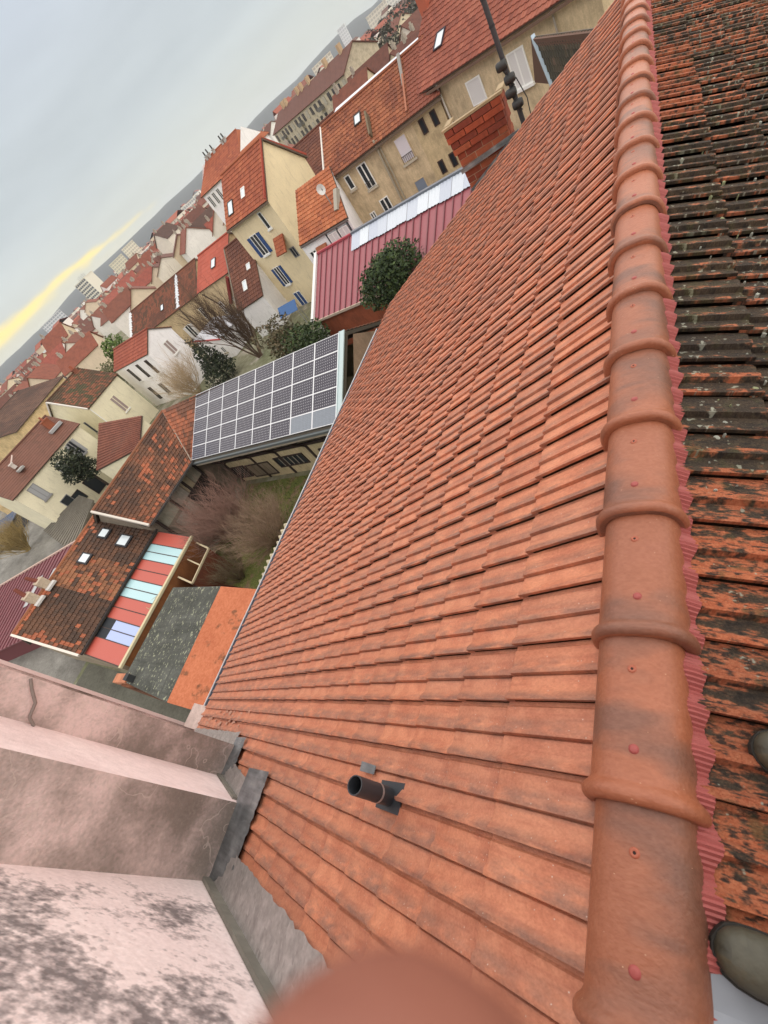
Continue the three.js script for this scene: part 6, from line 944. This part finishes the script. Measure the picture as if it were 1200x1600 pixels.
{ // big orange roofed house behind the cream one, with dark flues
  const a = polar(-41.2, 88), b = polar(-36.2, 82), w = Math.hypot(b[0] - a[0], b[1] - a[1]), turn = Math.atan2(-(b[1] - a[1]), b[0] - a[0]);
  const t = gabled({ label: 'big orange roofed house with dark flues behind the cream house', A: a, turn, w, d: 9, h: 12.3, r: 14.9, wall: white, paint: orangeTile, over: 0.3, hip: 1.2, tile: { w: 0.4, c: 0.45 } });
  for (const x of [1.6, 2.3, 3.4, 5.6, 6.2]) chimney(t, x, 14.4, -4.3, 0.36, 0.36, 0.9, { mat: plain(190, 190, 184), pots: 1, potH: 0.55, pm: potDark }); for (const x of [0.8, 1.9, 3.0]) windowOn(t, [x, 10.2, 0], 0.5, 1.5, { frame: whitePaint, sill: null });
}
// -- rows of houses: rings of streets out to 420 m, thinning where the near houses stand
{
  const r = rng(909), placed = []; let n = 0;
  const bearingWords = az => az < -66 ? 'near the left edge of the town' : az < -60 ? 'below the pale grey block' : az < -54 ? 'below the slab tower' : az < -48 ? 'below the cream blocks' : az < -42 ? 'below the white estate' : az < -34 ? 'left of the cream house' : az < -28 ? 'in front of the apartment row' : az < -22 ? 'by the slim tower' : 'at the top of the skyline';
  for (let d = 97; d < 430; d += 11 + d * 0.012) {
    for (let az = -79; az < -13; az += (13.5 + r() * 6) / d * 57.3) {
      const dd = d + (r() - 0.5) * 7, a = az + (r() - 0.5) * 2; const [x, z] = polar(a, dd); if (n >= 262) break;
      const front = a > -35.5 && a < -21.5 && dd < 245; if (front && dd > 140) continue; if (a < -42 && dd < 128) continue; if (a > -43 && a < -33 && dd < 100) continue; if (a > -24 && dd < 96) continue; if (hash(Math.floor(x / 30), Math.floor(z / 30), 4) > 0.86) continue;
      if (a > -24 && dd > 170 && r() < 0.75) continue; if (r() < 0.08 + (dd > 250 ? 0.25 : 0)) continue;
      const w = 7 + r() * 5, dep = 6.5 + r() * 2.5, hh = front ? 3.6 + r() : 4.2 + r() * 3 + (r() > 0.88 ? 3 : 0), rr = hh + 2.2 + r() * 1.4, st = vnoise(x / 90, z / 90, 0, 0, 31) * 3.1, turn = st + (r() > 0.5 ? 1.57 : 0) + (r() - 0.5) * 0.2; const wk = Math.floor(r() * 5), rk = [0, 0, 1, 1, 2, 2, 3, 4][Math.floor(r() * 8)];
      simpleHouse(`${dd < 160 ? 'nearer' : dd < 280 ? 'distant' : 'far'} ${wallWords[wk]} house, ${roofWords[rk]} roof, ${bearingWords(a)}`, [x, z], turn, w, dep, hh, rr, wk, rk, { wins: dd < 190, chim: r() > 0.45 ? 1 : 2 }); n++;
    }
  }
  // garden trees between them: brown and olive winter crowns
  let k = 0; const tones = [[[74, 72, 50], [92, 84, 60]], [[60, 70, 42], [78, 84, 50]], [[98, 82, 66], [82, 70, 58]]], words = ['olive winter crown', 'green crown', 'brown leafless crown'];
  for (let i = 0; i < 46; i++) { const d = 82 + r() * 300, a = -76 + r() * 60; if ((a < -42 && d < 128) || (a > -25 && d < 175)) continue; const [x, z] = polar(a, d), q = Math.floor(r() * 3), h = 4 + r() * 4; crownTree('town_tree', `town tree with ${words[q]}, ${bearingWords(a)}`, [x, 0, z], h, h * 0.36, tones[q], 3000 + i, { count: 700, size: 0.24 + d / 1500, group: 'trees among the town houses', trunk: 0.15 }); }
  // the rest of the town out to the hills: too small to tell apart
  const b = new MB(), C = [[222, 214, 200], [236, 232, 226], [206, 192, 170]].map(c => srgb(...c)), R = [[142, 78, 60], [120, 72, 58], [152, 88, 70], [100, 74, 64]].map(c => srgb(...c));
  for (let i = 0; i < 1500; i++) { const d = 400 + Math.pow(r(), 1.3) * 1500, a = -84 + r() * 76, [x, z] = polar(a, d), w = 8 + r() * 9, dp = 8 + r() * 4, h = 4 + r() * 4 + (r() > 0.93 ? 6 : 0), rr = h + 2.6, m = new THREE.Matrix4().makeRotationY(r() * 3.14).setPosition(x, 0, z); if (vnoise(x / 160, z / 160, 0, 0, 66) > 0.62) continue; b.color(C[Math.floor(r() * 3)]); b.box(0, -1, -dp, w, h, 0, m); b.color(R[Math.floor(r() * 4)]); const T = (x2, y, z2) => V(x2, y, z2).applyMatrix4(m); b.quad(T(-0.3, h, 0.3), T(w + 0.3, h, 0.3), T(w + 0.3, rr, -dp / 2), T(-0.3, rr, -dp / 2)); b.quad(T(w + 0.3, h, -dp - 0.3), T(-0.3, h, -dp - 0.3), T(-0.3, rr, -dp / 2), T(w + 0.3, rr, -dp / 2)); b.tri(T(0, h, 0), T(w, h, 0), T(w, rr, -dp / 2)); }
  const t = b.build('far_town', std({ vertexColors: true, roughness: 0.9 }), scene); tag(t, 'hazy mass of far town roofs below the hills', 'town', null, 'stuff');
  // wooded ground on the slope to the right and between the far houses
  const w = [], q = rng(77), cols = [[58, 54, 46], [74, 66, 54], [64, 66, 46]];
  for (let i = 0; i < 420; i++) { const right = i < 190, d = right ? 190 + q() * 520 : 420 + q() * 1500, a = right ? -24.5 + q() * 12 : -84 + q() * 76, [x, z] = polar(a, d), h = 6 + q() * 6; if (!right && vnoise(x / 160, z / 160, 0, 0, 66) < 0.5) continue; w.push(leafBlob([[x, h * 0.55, z, h * 0.42], [x + h * 0.2, h * 0.4, z + h * 0.15, h * 0.36]], 150, 0.32 + d / 800, cols, 5000 + i)); }
  const m = mesh('far_wood', mergeGeometries(w), leafMat, scene); tag(m, 'dark winter woodland between the far houses', 'wood', null, 'stuff');
}
{ // look-alikes: say which one, counted from the left
  const by = new Map(); scene.children.forEach(o => { const l = o.userData.label; if (l && o.userData.group) { if (!by.has(l)) by.set(l, []); by.get(l).push(o); } });
  const ord = ['leftmost', 'second from left', 'third from left', 'fourth from left', 'fifth from left', 'sixth from left', 'seventh from left', 'eighth from left'];
  by.forEach((l, k) => { if (l.length < 2) return; l.sort((a, b) => Math.atan2(a.position.x, -a.position.z) - Math.atan2(b.position.x, -b.position.z)); l.forEach((o, i) => { o.userData.label = k + ', ' + (i === l.length - 1 ? 'rightmost' : ord[i] || ord[7]); }); });
}
{ // hills round the horizon
  const hillMap = texture(512, (u, v) => { const n = fbm(u, v, 10, 10, 6, 1501), f = fbm(u, v, 70, 70, 3, 1511); const k = (f - 0.5) * 30; const c = mix3([46, 52, 54], [66, 70, 66], n); return c.map(q => q + k); }, { repeat: 0.004 });
  const b = new MB(), rows = [[1900, 0], [2400, 0.25], [2900, 0.62], [3400, 0.92], [3900, 1], [4600, 0.7]], n = 220, H = a => 62 + 26 * (vnoise(a / 14 + 9, 1, 0, 0, 81) - 0.5) * 2 + 12 * (vnoise(a / 3.2, 2, 0, 0, 82) - 0.5) * 2 + 5 * (vnoise(a / 0.8, 3, 0, 0, 83) - 0.5) * 2;
  const P = (i, k) => { const a = -190 + i / n * 360, s = (a < -20 && a > -110) ? 1 : 0.9, [x, z] = polar(a, rows[k][0] * (1 + 0.06 * (vnoise(a / 9, k, 0, 0, 84) - 0.5))); return V(x, -0.5 + rows[k][1] * H(a) * s, z); };
  for (let i = 0; i < n; i++) for (let k = 0; k + 1 < rows.length; k++) b.quad(P(i, k), P(i + 1, k), P(i + 1, k + 1), P(i, k + 1));
  structure('hills', b.geo(0.8), std({ map: hillMap, roughness: 1 }));
}
scene.fog = new THREE.FogExp2(0xcdd4dc, 0.00013);
renderer.render(scene, camera);
